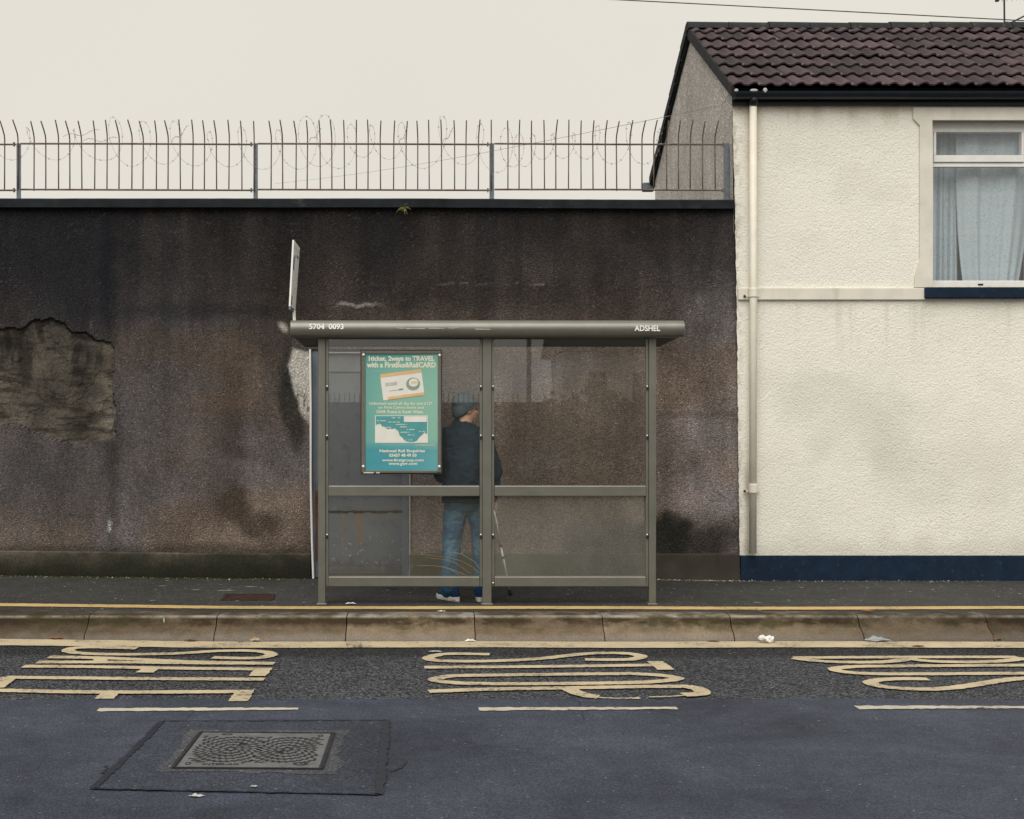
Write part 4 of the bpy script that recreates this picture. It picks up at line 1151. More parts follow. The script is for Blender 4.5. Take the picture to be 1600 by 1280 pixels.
# ------------------------------------------------------------------ bus shelter
DS = 10.19
sh = empty('bus_shelter', P(761, 944, DS + 0.03))
tag(sh, 'grey-green metal bus shelter with dusty glass panes on the pavement', 'bus shelter')
SX = lambda px, d=DS: (px - CX) * d / F
SZ = lambda py, d=DS: CAMZ - (py - HY) * d / F
for a, b, fl_ in ((497, 508.5, ((508.7, 512.8),)), (754, 768, ((749.8, 753.8), (768.2, 772.3))), (1014, 1025, ((1009.6, 1013.8),))):
    x = (SX(a) + SX(b)) / 2
    mb = MB().box(SX(a), SX(b), DS - 0.005, DS + 0.075, 0.17 + gz(x), SZ(520), 0.006)
    mb.build('post', SHELTER, sh)
    for c_, d_ in fl_:
        MB().box(SX(c_), SX(d_), DS + 0.012, DS + 0.055, SZ(917), SZ(526), 0.003).build('glazing_channel', SHELTER, sh)
    MB().box(SX(a) - 0.012, SX(b) + 0.012, DS - 0.015, DS + 0.09, 0.178 + gz(x), 0.19 + gz(x), 0.004).build('base_plate', SHELTER, sh)
for xa, xb in ((513, 749.5), (772.6, 1009.4)):
    for ya, yb in ((759, 775.5), (901, 916.8)):
        MB().box(SX(xa), SX(xb), DS - 0.004, DS + 0.062, SZ(yb), SZ(ya), 0.007).build('rail', SHELTER, sh)
g0, g1 = DS + 0.028, DS + 0.036
for xa, xb in ((511, 752), (770, 1012)):
    MB().box(SX(xa), SX(xb), g0, g1, SZ(761), SZ(526)).build('glass_pane', GLASS_UP, sh)
    MB().box(SX(xa), SX(xb), g0, g1, SZ(903), SZ(774)).build('glass_pane', GLASS_LOW if xa < 600 else GLASS_MILK, sh)
clipme = MB().ball((0, 0, 0), (0.010, 0.007, 0.010), 10, 6).mesh('glass_clip', True); clipme.materials.append(CLIP)
clipd = MB().box(-0.008, 0.008, -0.004, 0.006, -0.030, -0.013).mesh('clip_pad'); clipd.materials.append(BLACK)
for px_ in (511.0, 751.5, 770.5, 1011.5):
    for py_ in (604, 681, 836):
        o = bpy.data.objects.new('glass_clip', clipme); C.objects.link(o); o.parent = sh
        o.location = Vector((SX(px_), DS + 0.006, SZ(py_))) - sh.location
        o2 = bpy.data.objects.new('clip_pad', clipd); C.objects.link(o2); o2.parent = o
o = bpy.data.objects.new('glass_clip', clipme); C.objects.link(o); o.parent = sh; o.location = Vector((SX(770.5), DS - 0.008, SZ(911))) - sh.location
# end channel of the open side
MB().box(SX(1009.3), SX(1012.8), DS + 0.078, DS + 0.10, SZ(901), SZ(776)).build('edge_bead', m_simple('tan seal', (0.16, 0.10, 0.045), 0.7), sh)
# roof: rounded fascia beam and thin canopy behind
fx0, fx1 = SX(453.5, 10.08), SX(1069.5, 10.08)
zt_, zb_ = SZ(500.5, 10.10), SZ(527.3, 10.10)
zm, hh = (zt_ + zb_) / 2, (zt_ - zb_) / 2
prof = [(10.17, zb_ + 0.004)] + [(10.125 - 0.075 * math.sin(math.pi * (kk / 14)) ** 0.8, zm - hh * math.cos(math.pi * kk / 14)) for kk in range(15)] + [(10.24, zt_ - 0.004), (10.24, zb_ + 0.03), (10.17, zb_ + 0.03)]
vs, fs = [], []
n = len(prof)
for x, ins in ((fx0, 0.008), (fx0 + 0.006, 0), (fx1 - 0.006, 0), (fx1, 0.008)):
    for (y, z) in prof:
        cy, cz = 10.15, zm
        vs.append((x, y + (cy - y) * ins * 8, z + (cz - z) * ins * 8))
for i in range(3):
    for j in range(n): fs.append((i * n + j, (i + 1) * n + j, (i + 1) * n + (j + 1) % n, i * n + (j + 1) % n))
fs += [tuple(range(n)), tuple(range(3 * n, 4 * n))[::-1]]
fasc = MB().add(vs, fs).build('fascia_beam', SHELTER, sh); smooth_by_angle(fasc, 40)
MB().prism([(fx0 + 0.01, 10.242, zt_ - 0.02), (fx0 + 0.01, 11.06, zt_ - 0.06), (fx0 + 0.01, 11.06, 2.412), (fx0 + 0.01, 10.242, zb_ + 0.012)], (fx1 - fx0 - 0.02, 0, 0)).build('canopy', ROOFUNDER, sh)
MB().box(fx0 + 0.012, fx1 - 0.012, 11.062, 11.09, 2.405, 2.50, 0.004).build('rear_gutter', ROOFUNDER, sh)
# scuffed paint along the fascia
SCUFF = m_simple('bare scuffed metal', (0.50, 0.49, 0.45), 0.4, 0.5, 0.3)
for a, b, y in ((634, 664, 513.5), (670, 694, 513.2), (742, 766, 514.5), (620, 632, 512.8), (700, 716, 512.5)):
    cut = segs((SX(a, 10.05), SX(b, 10.05), 0.012)); vs, fs = [], []
    for i, x in enumerate(cut):
        t = 0.004 * vnoise(x * 60, 0.1, 3) + 0.001; zz = SZ(y, 10.05) + 0.004 * (vnoise(x * 22, 0.7, 4) - 0.5)
        vs += [(x, 10.0485, zz - t), (x, 10.0485, zz + t)]
        if i: fs.append((2 * i - 2, 2 * i, 2 * i + 1, 2 * i - 1))
    MB().add(vs, fs).build('paint_scuff', SCUFF, sh, fix=False)

# flat lettering
dg_obj = []
def text(s, cx, cy, wpx, d, mat, parent, name='lettering', hpx=None, rot=0.0, bold=0.0, flat=None, ext=0.0):
    cu = bpy.data.curves.new('t', 'FONT'); cu.body = s; cu.align_x = 'CENTER'; cu.align_y = 'CENTER'; cu.offset = bold; cu.resolution_u = 3
    o = bpy.data.objects.new('t', cu); C.objects.link(o)
    bpy.context.view_layer.update()
    me = bpy.data.meshes.new_from_object(o.evaluated_get(bpy.context.evaluated_depsgraph_get()))
    bpy.data.objects.remove(o); bpy.data.curves.remove(cu)
    n = len(me.vertices); co = np.zeros(n * 3); me.vertices.foreach_get('co', co); co = co.reshape(-1, 3)
    mn, mx = co.min(0), co.max(0)
    co[:, 0] -= (mn[0] + mx[0]) / 2; co[:, 1] -= (mn[1] + mx[1]) / 2
    sx = wpx / (mx[0] - mn[0]); sy = sx if hpx is None else hpx / (mx[1] - mn[1])
    co[:, 0] *= sx; co[:, 1] *= sy
    c_, s_ = math.cos(rot), math.sin(rot)
    X_ = co[:, 0] * c_ - co[:, 1] * s_; Y_ = co[:, 0] * s_ + co[:, 1] * c_
    if flat is None:
        out = np.stack([(cx + X_ - CX) * d / F, np.full(n, d), CAMZ - (cy - Y_ - HY) * d / F], 1)
    else:
        out = np.array([flat(X_[i], Y_[i]) for i in range(n)])
    me.vertices.foreach_set('co', out.ravel()); me.update()
    me.name = name
    return link(name, me, mat, parent)
LETTERW = m_simple('white vinyl letters', (0.90, 0.89, 0.85), 0.5, 0.4, var=0.1)
dL = 10.047
text('5704  0093', 510, 510.3, 54, dL, LETTERW, sh, hpx=8.6, bold=0.03)
text('ADSHEL', 1011.5, 513, 40, dL, LETTERW, sh, hpx=9.0, bold=0.02)
# scratches on the lower glass
SCR = m_simple('scratched glass', (0.23, 0.165, 0.08), 0.8, 0.1)
SCR2 = m_simple('pale scratched glass', (0.20, 0.22, 0.23), 0.8, 0.1)
for pts_, mt in (([(655, 866), (680, 869), (702, 871), (722, 877), (738, 886), (750, 897)], SCR), ([(652, 884), (676, 884), (690, 886), (706, 891), (718, 899)], SCR), ([(664, 871), (692, 874), (714, 881), (735, 896)], SCR), ([(700, 862), (722, 866), (742, 878), (750, 890)], SCR2), ([(690, 884), (712, 892), (728, 899)], SCR2)):
    q = [Vector((SX(a, g0), g0 - 0.0012, SZ(b, g0))) for a, b in pts_]
    vs, fs = [], []
    for i, p in enumerate(q):
        d = (q[min(i + 1, len(q) - 1)] - q[max(0, i - 1)]).normalized(); s_ = Vector((-d.z, 0, d.x)) * 0.0022
        vs += [p - s_, p + s_]
        if i: fs.append((2 * i - 2, 2 * i, 2 * i + 1, 2 * i - 1))
    MB().add(vs, fs).build('scratch', mt, sh, fix=False)

# ------------------------------------------------------------------ poster in its case
DPo = 10.165
po = empty('travel_poster', P(626, 741, DPo)); tag(po, 'teal rail and bus ticket poster framed on the shelter glass', 'poster')
CASE = m_simple('poster case', (0.045, 0.045, 0.043), 0.45, 0.5, var=0.15)
CASE2 = m_simple('poster case inner rim', (0.13, 0.125, 0.105), 0.4, 0.5, var=0.15)
pq = lambda px, py, d=DPo: P(px, py, d)
def pbox(n, xa, xb, ya, yb, d0, d1, mat, b=0.0): return MB().box(SX(xa, DPo), SX(xb, DPo), d0, d1, SZ(yb, DPo), SZ(ya, DPo), b).build(n, mat, po)
pbox('case_back', 563, 691, 546, 741, 10.170, 10.192, CASE, 0.004)
for xa, xb, ya, yb in ((565, 571, 549, 738), (684, 689, 549, 738), (571.2, 683.8, 549, 553.2), (571.2, 683.8, 735, 739)):
    pbox('case_rim', xa, xb, ya, yb, 10.156, 10.1695, CASE2, 0.003)
boltme = MB().ball((0, 0, 0), (0.0125, 0.008, 0.0125), 12, 8).mesh('bolt', True); boltme.materials.append(m_simple('bright bolt', (0.75, 0.74, 0.70), 0.3, 0.5, 0.4, var=0.05))
for bx, by in ((568, 554.5), (687, 555.3), (567.5, 729), (686.5, 729.2)):
    o = bpy.data.objects.new('bolt', boltme); C.objects.link(o); o.parent = po; o.location = Vector((SX(bx, 10.15), 10.152, SZ(by, 10.15))) - po.location
PM = Mat('poster print', 0.35, 0.4)
_z = PM.xyz(2); _x = PM.xyz(0)
zlo, zhi = SZ(735, DPo), SZ(553, DPo)
_t = PM.math('DIVIDE', PM.math('SUBTRACT', _z, zlo), zhi - zlo)
_u = PM.math('DIVIDE', PM.math('SUBTRACT', _x, SX(571, DPo)), SX(684, DPo) - SX(571, DPo))
_t2 = PM.math('ADD', _t, PM.math('MULTIPLY', PM.math('SUBTRACT', PM.noise(2.5, 2, vec=PM.co((0.4, 1, 2))), 0.5), 0.10))
_c = PM.ramp(_t2, (0.0, (0.055, 0.29, 0.36)), (0.17, (0.06, 0.28, 0.35)), (0.215, (0.11, 0.34, 0.36)), (0.25, (0.19, 0.41, 0.34)), (0.6, (0.22, 0.43, 0.34)), (0.9, (0.18, 0.40, 0.32)), (0.985, (0.10, 0.30, 0.27)), (1.0, (0.05, 0.20, 0.18)))
_c = PM.mix(PM.ramp(_u, (0.0, 0.5), (0.45, 0.0)), _c, (0.06, 0.27, 0.29))
_c = PM.mix(PM.ramp(_u, (0.6, 0.0), (1.0, 0.25)), _c, (0.30, 0.50, 0.40))
PM.color(_c); PM.bump(PM.noise(6, 2, vec=PM.co((0.5, 1, 2.5))), 0.2, 0.01)
sheetm = MB(); sheetm.add([pq(571, 553.3, 10.164), pq(684, 553.3, 10.164), pq(684, 735, 10.164), pq(571, 735, 10.164)], [(0, 1, 2, 3)])
sheetm.build('poster_sheet', PM.m, po)
PRC = m_simple('cream print', (0.66, 0.67, 0.55), 0.4, 0.4, var=0.05)
PRW = m_simple('white print', (0.70, 0.69, 0.64), 0.4, 0.4, var=0.05)
PRO = m_simple('orange print', (0.68, 0.43, 0.22), 0.4, 0.4, var=0.1)
PRT = m_simple('teal print', (0.075, 0.30, 0.32), 0.4, 0.4, var=0.1)
PRG = m_simple('grey green print', (0.25, 0.34, 0.27), 0.4, 0.4, var=0.3, scale=60)
PRY = m_simple('pale yellow print', (0.62, 0.60, 0.33), 0.4, 0.4)
PRL = m_simple('light grey print', (0.50, 0.50, 0.47), 0.4, 0.4, var=0.2)
def flatp(n, pts, d, mat): return MB().add([pq(a, b, d) for a, b in pts], [tuple(range(len(pts)))]).build(n, mat, po)
d1, d2, d3 = 10.1625, 10.161, 10.1595
for s_, cx_, cy_, w_, h_, b_ in (('1ticket, 2ways to TRAVEL', 627.5, 561.4, 103, 10.2, 0.045), ('with a FirstBus&RailCARD', 627, 570.2, 108, 8.8, 0.04),
        ('Unlimited travel all day for just £12*', 626.5, 631, 99, 6.2, 0.02), ('on First Cymru buses and', 626.5, 637.3, 71, 5.6, 0.02), ('GWR Trains in South Wales.', 625, 643.6, 74, 5.0, 0.03),
        ('National Rail Enquiries', 628.5, 705.2, 71, 5.8, 0.035), ('03457 48 49 50', 629.5, 711.6, 43, 5.2, 0.04), ('www.firstgroup.com', 629.5, 719.6, 65, 5.8, 0.03), ('www.gwr.com', 629.5, 725.8, 45, 5.0, 0.03)):
    text(s_, cx_, cy_, w_, d1, PRC, po, hpx=h_, bold=b_)
# ticket card
cc = (628.5, 601.3); ca, sa = math.cos(R(-7.5)), math.sin(R(-7.5))
def crd(x, y): return (cc[0] + x * ca - y * sa, cc[1] + x * sa + y * ca)
def card(n, x0, x1, y0, y1, d, mat): return flatp(n, [crd(x0, y0), crd(x1, y0), crd(x1, y1), crd(x0, y1)], d, mat)
card('ticket_card', -32.5, 32.5, -20.5, 20.5, d1, PRW)
card('ticket_band', -32.5, 32.5, -20.5, -15.5, d2, PRO); card('ticket_band', -25, 32.5, 16, 20.5, d2, PRO)
flatp('ticket_emblem', [crd(17 + 11 * math.cos(t), 1 + 10 * math.sin(t)) for t in np.linspace(0, 6.28, 20)[:-1]], d2, PRG)
flatp('ticket_emblem', [crd(18 + 7.5 * math.cos(t), -1 + 6.5 * math.sin(t)) for t in np.linspace(0, 6.28, 16)[:-1]], d3, PRW)
card('ticket_emblem', 14, 26, -3, 0.5, 10.158, PRY)
card('ticket_print', -26, -8, -6, -1, d2, PRL); card('ticket_print', -22, 2, 6.4, 7.4, d2, PRL); card('ticket_print', -6, 0, 5.4, 7.8, d3, PRG)
# map: white sea below a ragged coast
flatp('map_sheet', [(586, 649.3), (668.5, 649.3), (668.5, 692), (586, 692)], d1, PRW)
coast = [(587.2, 665), (589, 662.5), (591, 663.5), (593, 661.5), (596, 664), (597, 667), (599.5, 666), (603, 668.6), (606, 671), (610, 669.5), (614, 670.5), (617, 669), (619, 671.6), (622, 673), (623.5, 677), (624.6, 681), (628.5, 683.5), (631, 687), (634, 689.6), (640, 690.6), (647, 690.4), (652, 688.3), (654, 684.6), (657.5, 681.5), (660.6, 678.5), (663.8, 675.5), (666, 678), (667.4, 678)]
flatp('map_land', [(587.2, 650.2), (667.4, 650.2)] + coast[::-1], d2, PRT)
flatp('map_key', [(631, 650.6), (666.8, 650.6), (666.8, 659.4), (631, 659.4)], d3, PRW)
for a, b, c_ in ((612, 626, 653), (607, 625, 659.6), (618.5, 636, 663.3), (589, 603, 657.6), (625, 636, 667.2), (636, 648, 671.2), (626, 640, 675.6), (637, 648, 679.6), (655, 664.5, 674.6), (634, 646, 687.6), (603, 613, 668.0)):
    cut = segs((a, b, 1.6))
    for q_ in cut[:-1]:
        if rng.random() < 0.85: flatp('map_name', [(q_, c_ - 0.7), (q_ + 1.2, c_ - 0.7), (q_ + 1.2, c_ + 0.7), (q_, c_ + 0.7)], d3, PRC)
mn_ = [q for q in C.objects if q.name.startswith('map_name')]
# the place names are too small to tell apart: one mesh
mb = MB()
for o in mn_:
    mb.add([q.co for q in o.data.vertices], [tuple(f.vertices) for f in o.data.polygons]); bpy.data.objects.remove(o)
mb.build('map_names', PRC, po, fix=False)['kind'] = 'stuff'
mb = MB()
for q_ in segs((649, 680, 1.7))[:-1]: mb.add([pq(q_, 694.9, d1), pq(q_ + 1.3, 694.9, d1), pq(q_ + 1.3, 696.3, d1), pq(q_, 696.3, d1)], [(0, 1, 2, 3)])
mb.build('small_print', PRY, po, fix=False)
mb = MB()
for q_ in list(segs((568, 584, 1.8))[:-1]) + [588, 590, 591.6]: mb.add([pq(q_, 737.8, 10.154), pq(q_ + 1.4, 737.8, 10.154), pq(q_ + 1.4, 739.6, 10.154), pq(q_, 739.6, 10.154)], [(0, 1, 2, 3)])
mb.build('case_print', PRW, po, fix=False)

# ------------------------------------------------------------------ stop flag on the shelter roof
fg = empty('bus_stop_flag', P(459, 500, 10.35)); tag(fg, 'narrow white bus stop flag seen edge-on above the shelter roof', 'sign')
a0, a1 = P(459.5, 375, 10.15), P(468.6, 387.5, 10.60)
b0, b1 = P(453.8, 478.5, 10.15), P(461.6, 485.5, 10.60)
FLAG = m_simple('white flag enamel', (0.88, 0.89, 0.85), 0.4, 0.4, var=0.1)
nx = Vector((-0.014, 0, 0))
MB().prism([a0, a1, b1, b0], nx).build('flag_panel', FLAG, fg)
FB = m_simple('flag blue print', (0.10, 0.16, 0.28), 0.4, 0.4); FG_ = m_simple('flag grey print', (0.40, 0.42, 0.42), 0.5, 0.3)
def fpt(s, t): return a0.lerp(a1, s).lerp(b0.lerp(b1, s), t) + Vector((0.0015, 0, 0))
def fpatch(s0, s1, t0, t1, mat): MB().add([fpt(s0, t0), fpt(s1, t0), fpt(s1, t1), fpt(s0, t1)], [(0, 1, 2, 3)]).build('flag_print', mat, fg)
fpatch(0.08, 0.26, 0.24, 0.44, FB); fpatch(0.10, 0.26, 0.83, 0.97, FB); fpatch(0.55, 0.85, 0.16, 0.205, FB); fpatch(0.2, 0.4, 0.20, 0.23, FG_)
for i_, t in enumerate((0.09, 0.50, 0.54, 0.58, 0.62, 0.68, 0.72, 0.77)): fpatch(0.06 if i_ == 0 else 0.35, 0.95 if i_ == 0 else 0.35 + 0.12 * (1 + i_ % 3), t, t + 0.008, FG_)
MB().box(b0.x - 0.016, b0.x + 0.006, 10.15, 10.42, b0.z - 0.03, b0.z - 0.001, 0.003).build('flag_bracket', GALV, fg)
MB().tube([(b0.x + 0.012, 10.36, zt_ - 0.03), (b0.x + 0.006, 10.36, b0.z - 0.015)], 0.013, 8).build('flag_stem', FLAG, fg)

# ------------------------------------------------------------------ access cover in the road
mc = empty('manhole_cover', G(395, 1176)); tag(mc, 'square cast iron access cover with swirling raised pattern in the road', 'manhole cover')
IRON = m_simple('worn iron', (0.16, 0.162, 0.17), 0.5, 0.5, 0.15, var=0.35, scale=12, bump=0.002)
IROND = m_simple('dark iron', (0.030, 0.032, 0.037), 0.7, 0.3, 0.2, var=0.4, scale=20)
c00, c10, c11, c01 = G(317, 1148.6), G(516.5, 1150.4), G(498, 1204), G(276, 1202.4)   # far-near corners
def lid(s, t, z): p = c00.lerp(c10, s).lerp(c01.lerp(c11, s), t); return Vector((p.x, p.y, z))
def quad_ring(o, i_, z0, z1):
    vs = [lid(-o, -o, z0), lid(1 + o, -o, z0), lid(1 + o, 1 + o, z0), lid(-o, 1 + o, z0), lid(-i_, -i_, z1), lid(1 + i_, -i_, z1), lid(1 + i_, 1 + i_, z1), lid(-i_, 1 + i_, z1)]
    return vs, [(k_, (k_ + 1) % 4, 4 + (k_ + 1) % 4, 4 + k_) for k_ in range(4)]
# pale halo of bedding mortar, ragged
hal = []
for i in range(72):
    a = 2 * math.pi * i / 72; cxx, cyy = math.cos(a), math.sin(a)
    k_ = 1 / max(abs(cxx), abs(cyy)); r_ = 0.5 * k_ * (1.20 + 0.10 * (vnoise(i * 0.35, 0.3, 8) - 0.5) * 2 + rng.uniform(-0.02, 0.02) + (0.06 if cxx > 0 else 0))
    hal.append(lid(0.5 + cxx * r_, 0.5 + cyy * r_, 0.0103))
MB().add(hal, [tuple(range(72))]).build('bedding_mortar', HALO, mc)
MB().add(*quad_ring(0.042, 0.006, 0.0118, 0.0118)).build('frame_gap', IROND, mc)
MB().add(*quad_ring(0.030, 0.014, 0.0150, 0.0150)).build('cover_frame', IROND, mc)
MB().add([lid(0, 0, 0.0135), lid(1, 0, 0.0135), lid(1, 1, 0.0135), lid(0, 1, 0.0135)], [(0, 1, 2, 3)]).build('lid_plate', IRON, mc)
rim = MB()
# swirl pattern: two whorls of dark recess between raised lugs
tp = MB()
cells = []
for cxs in (0.30, 0.72):
    for ring in range(0, 7):
        rad = 0.050 + ring * 0.076; cnt = int(6 + ring * 7)
        for q in range(cnt):
            a = 2 * math.pi * (q + 0.35 * ring) / cnt
            s, t = cxs + rad * math.cos(a) * 0.62 * 1.15, 0.5 + rad * math.sin(a) * 1.0
            if not (0.045 < s < 0.955 and 0.13 < t < 0.87): continue
            if (cxs < 0.5) != (s < 0.51): continue
            cells.append((s, t, a))
for s, t, a in cells:
    ra = a + 0.45
    L_, W_ = 0.033, 0.0135
    pts_ = []
    for k_ in range(5):
        q = (k_ / 4 - 0.5) * 2; bend = 0.014 * math.sin(q * 2.6)
        dx, dy = q * L_ * math.cos(ra) - bend * math.sin(ra), q * L_ * math.sin(ra) + bend * math.cos(ra)
        pts_.append((s + dx, t + dy, 1 - 0.55 * q * q))
    up_, dn_ = [], []
    for k_, (x, y, w_) in enumerate(pts_):
        up_.append((x - math.sin(ra) * W_ * w_, y + math.cos(ra) * W_ * w_)); dn_.append((x + math.sin(ra) * W_ * w_, y - math.cos(ra) * W_ * w_))
    b = len(tp.v)
    tp.add([lid(x, y, 0.0148) for x, y in up_] + [lid(x, y, 0.0148) for x, y in dn_], [(k_, k_ + 1, 5 + k_ + 1, 5 + k_) for k_ in range(4)])
o = tp.build('tread_pattern', IROND, mc, fix=False); o['kind'] = 'stuff'
mw = lambda s0, t0, sc_: (lambda X_, Y_: lid(s0 + X_ * sc_, t0 - Y_ * sc_, 0.0152))
text('INTER-AX', 0, 0, 1, 1, IROND, mc, flat=mw(0.30, 0.93, 0.26), bold=0.02)
for s0, t0, a_, b_ in ((0.20, 0.055, 0.045, 0.028), (0.86, 0.90, 0.055, 0.045), (0.93, 0.075, 0.022, 0.035), (0.065, 0.92, 0.022, 0.035)):
    mb = MB()
    for k_ in range(16):
        q0, q1 = 6.283 * k_ / 16, 6.283 * (k_ + 1) / 16
        mb.add([lid(s0 + a_ * math.cos(q0), t0 + b_ * math.sin(q0), 0.0149), lid(s0 + a_ * math.cos(q1), t0 + b_ * math.sin(q1), 0.0149), lid(s0 + a_ * 0.55 * math.cos(q1), t0 + b_ * 0.55 * math.sin(q1), 0.0149), lid(s0 + a_ * 0.55 * math.cos(q0), t0 + b_ * 0.55 * math.sin(q0), 0.0149)], [(0, 1, 2, 3)])
    mb.build('cast_badge', IROND, mc, fix=False)
for s0, t0 in ((0.37, 0.36), (0.675, 0.58)): MB().add([lid(s0 - 0.028, t0 - 0.022, 0.0154), lid(s0 + 0.028, t0 - 0.012, 0.0154), lid(s0 + 0.026, t0 + 0.022, 0.0154), lid(s0 - 0.026, t0 + 0.012, 0.0154)], [(0, 1, 2, 3)]).build('keyhole', m_simple('keyhole', (0.006, 0.006, 0.006)), mc)
# rusty stop cover in the pavement
rc = empty('service_cover', G(388, 934, 0.18)); tag(rc, 'small rusty brown iron cover let into the pavement by the kerb line', 'utility cover')
cq = [G(352, 929.5, 0.18), G(430, 929.5, 0.18), G(427, 939, 0.18), G(345, 939, 0.18)]
RC = m_simple('rusty cover', (0.050, 0.028, 0.022), 0.8, 0.2, var=0.5, scale=18, bump=0.004, dirt=((0.17, 0.07, 0.03), 26, 0.62, 0.7))
MB().prism([Vector((p.x, p.y, 0.176 + gz(p.x))) for p in cq], (0, 0, 0.010)).build('cover_plate', RC, rc)
ci = [cq[0].lerp(cq[2], 0.5) + (p - cq[0].lerp(cq[2], 0.5)) * 0.86 for p in cq]
for i in range(4):
    p, q, p2, q2 = cq[i], cq[(i + 1) % 4], ci[i], ci[(i + 1) % 4]
    MB().prism([Vector((r_.x, r_.y, 0.1862 + gz(r_.x))) for r_ in (p, q, q2, p2)], (0, 0, 0.004)).build('cover_rim', RC, rc)
p = G(612, 920.5, 0.18); MB().box(p.x - 0.055, p.x + 0.055, p.y - 0.07, p.y + 0.07, 0.176, 0.187).build('valve_cover', IROND)
tag(C.objects['valve_cover'], 'little dark iron valve cover in the pavement under the shelter glass', 'utility cover')

# ------------------------------------------------------------------ man waiting behind the glass
def fuse(mb, name, mat, parent, voxel=0.008, smooth=3, disp=None):
    me0 = mb.mesh(name + '_raw', fix=False)
    o = bpy.data.objects.new('raw', me0); C.objects.link(o)
    md = o.modifiers.new('r', 'REMESH'); md.mode = 'VOXEL'; md.voxel_size = voxel
    md2 = o.modifiers.new('s', 'SMOOTH'); md2.iterations = smooth; md2.factor = 0.5
    for sc_, st_ in (disp or []):
        tx = bpy.data.textures.new('folds', 'CLOUDS'); tx.noise_scale = sc_; tx.noise_depth = 2
        d = o.modifiers.new('d', 'DISPLACE'); d.texture = tx; d.strength = st_; d.mid_level = 0.5; d.texture_coords = 'LOCAL'
    bpy.context.view_layer.update()
    me = bpy.data.meshes.new_from_object(o.evaluated_get(bpy.context.evaluated_depsgraph_get()))
    bpy.data.objects.remove(o); bpy.data.meshes.remove(me0)
    me.name = name; me.polygons.foreach_set('use_smooth', [True] * len(me.polygons))
    return link(name, me, mat, parent)
DPn = 10.47
ORI = Vector(((728 - CX) * DPn / F, DPn, 0.181))
man = empty('person', ORI); tag(man, 'man in dark jacket, jeans and blue-grey beanie waiting behind the shelter glass', 'person')
def L3(x, y, z): return ORI + Vector((x, y, z))
SKIN = m_simple('skin', (0.78, 0.44, 0.32), 0.55, 0.4, var=0.2, scale=30)
JACK = Mat('navy jacket cloth', 0.85, 0.15); _n = JACK.noise(220, 2)
JACK.color(JACK.mix(JACK.noise(6, 3), (0.013, 0.030, 0.046), (0.026, 0.049, 0.069))); JACK.bump(JACK.math('ADD', _n, JACK.math('MULTIPLY', JACK.noise(9, 3, 0.5, JACK.co((0.8, 1, 1.6))), 4.0)), 0.6, 0.012)
JEAN = Mat('faded denim', 0.9, 0.1); _n = JEAN.noise(7, 4, 0.6); _g = JEAN.noise(300, 2)
_c = JEAN.ramp(_n, (0.30, (0.016, 0.062, 0.120)), (0.52, (0.040, 0.115, 0.185)), (0.74, (0.13, 0.25, 0.33)))
_c = JEAN.mix(JEAN.ramp(JEAN.noise(9, 4, 0.6, JEAN.co((0.7, 1, 4))), (0.58, 0.0), (0.74, 0.6)), _c, (0.19, 0.31, 0.38))
JEAN.color(_c); JEAN.bump(JEAN.math('ADD', _g, JEAN.math('MULTIPLY', JEAN.noise(14, 3, 0.6, JEAN.co((0.6, 1, 3))), 3.0)), 0.5, 0.008)
HAT = Mat('blue grey knit', 0.95, 0.05); _w = HAT.noise(90, 2)
HAT.color(HAT.mix(HAT.noise(8, 3), (0.075, 0.110, 0.130), (0.115, 0.155, 0.175))); HAT.bump(_w, 0.6, 0.006)
DENIMSHOE = m_simple('blue canvas shoe', (0.012, 0.045, 0.115), 0.8, 0.2)
SOLE = m_simple('white rubber sole', (0.66, 0.65, 0.62), 0.6, 0.3, var=0.15)
# head faces to the side: fwd is the gaze
az = R(68); fw = Vector((math.sin(az), math.cos(az), -0.10)).normalized(); sdv = Vector((math.cos(az), -math.sin(az), 0)); upv = sdv.cross(fw)
Rm = Matrix((sdv, fw, upv)).transposed()
hc = L3(0.004, 0.05, 1.640)
def H(r, f, u): return hc + sdv * r + fw * f + upv * u
body = MB()
body.ball(H(0, -0.010, 0.030), (0.076, 0.094, 0.092), 20, 14, Rm)
body.ball(H(0, 0.030, -0.035), (0.060, 0.066, 0.078), 16, 12, Rm)
body.ball(H(0, 0.068, -0.082), (0.028, 0.026, 0.024), 12, 8, Rm)      # chin
body.limb([H(0, 0.086, 0.018), H(0, 0.108, -0.018), H(0, 0.100, -0.030)], [0.010, 0.015, 0.013])    # nose
for s in (-1, 1):
    body.ball(H(s * 0.040, 0.076, -0.015), (0.022, 0.016, 0.018), 10, 8, Rm)   # cheek
    body.ball(H(s * 0.076, -0.004, -0.008), (0.009, 0.020, 0.032), 10, 8, Rm)  # ear
    body.ball(H(s * 0.028, 0.080, 0.034), (0.022, 0.014, 0.008), 10, 8, Rm)    # brow
body.ball(H(0, 0.092, -0.052), (0.024, 0.009, 0.006), 10, 6, Rm); body.ball(H(0, 0.089, -0.064), (0.022, 0.010, 0.007), 10, 6, Rm)   # lips
body.limb([H(0, -0.02, -0.05), L3(0, 0.015, 1.50), L3(0, 0.0, 1.42)], [0.056, 0.058, 0.075])
body.limb([L3(0, 0, 1.40), L3(0, -0.01, 1.15), L3(0, 0, 0.92)], [0.115, 0.115, 0.125])
body.limb([L3(-0.16, 0, 1.42), L3(0, 0, 1.44), L3(0.16, 0, 1.42)], [0.055, 0.06, 0.055])
lsh, lel, lha = L3(-0.175, 0.0, 1.40), L3(-0.215, 0.02, 1.09), L3(-0.10, 0.22, 1.00)
rsh, rel, rha = L3(0.175, 0.0, 1.40), L3(0.265, 0.03, 1.09), L3(0.235, 0.13, 0.855)
body.limb([lsh, lel, lha], [0.048, 0.040, 0.028]); body.limb([rsh, rel, rha], [0.048, 0.040, 0.028])
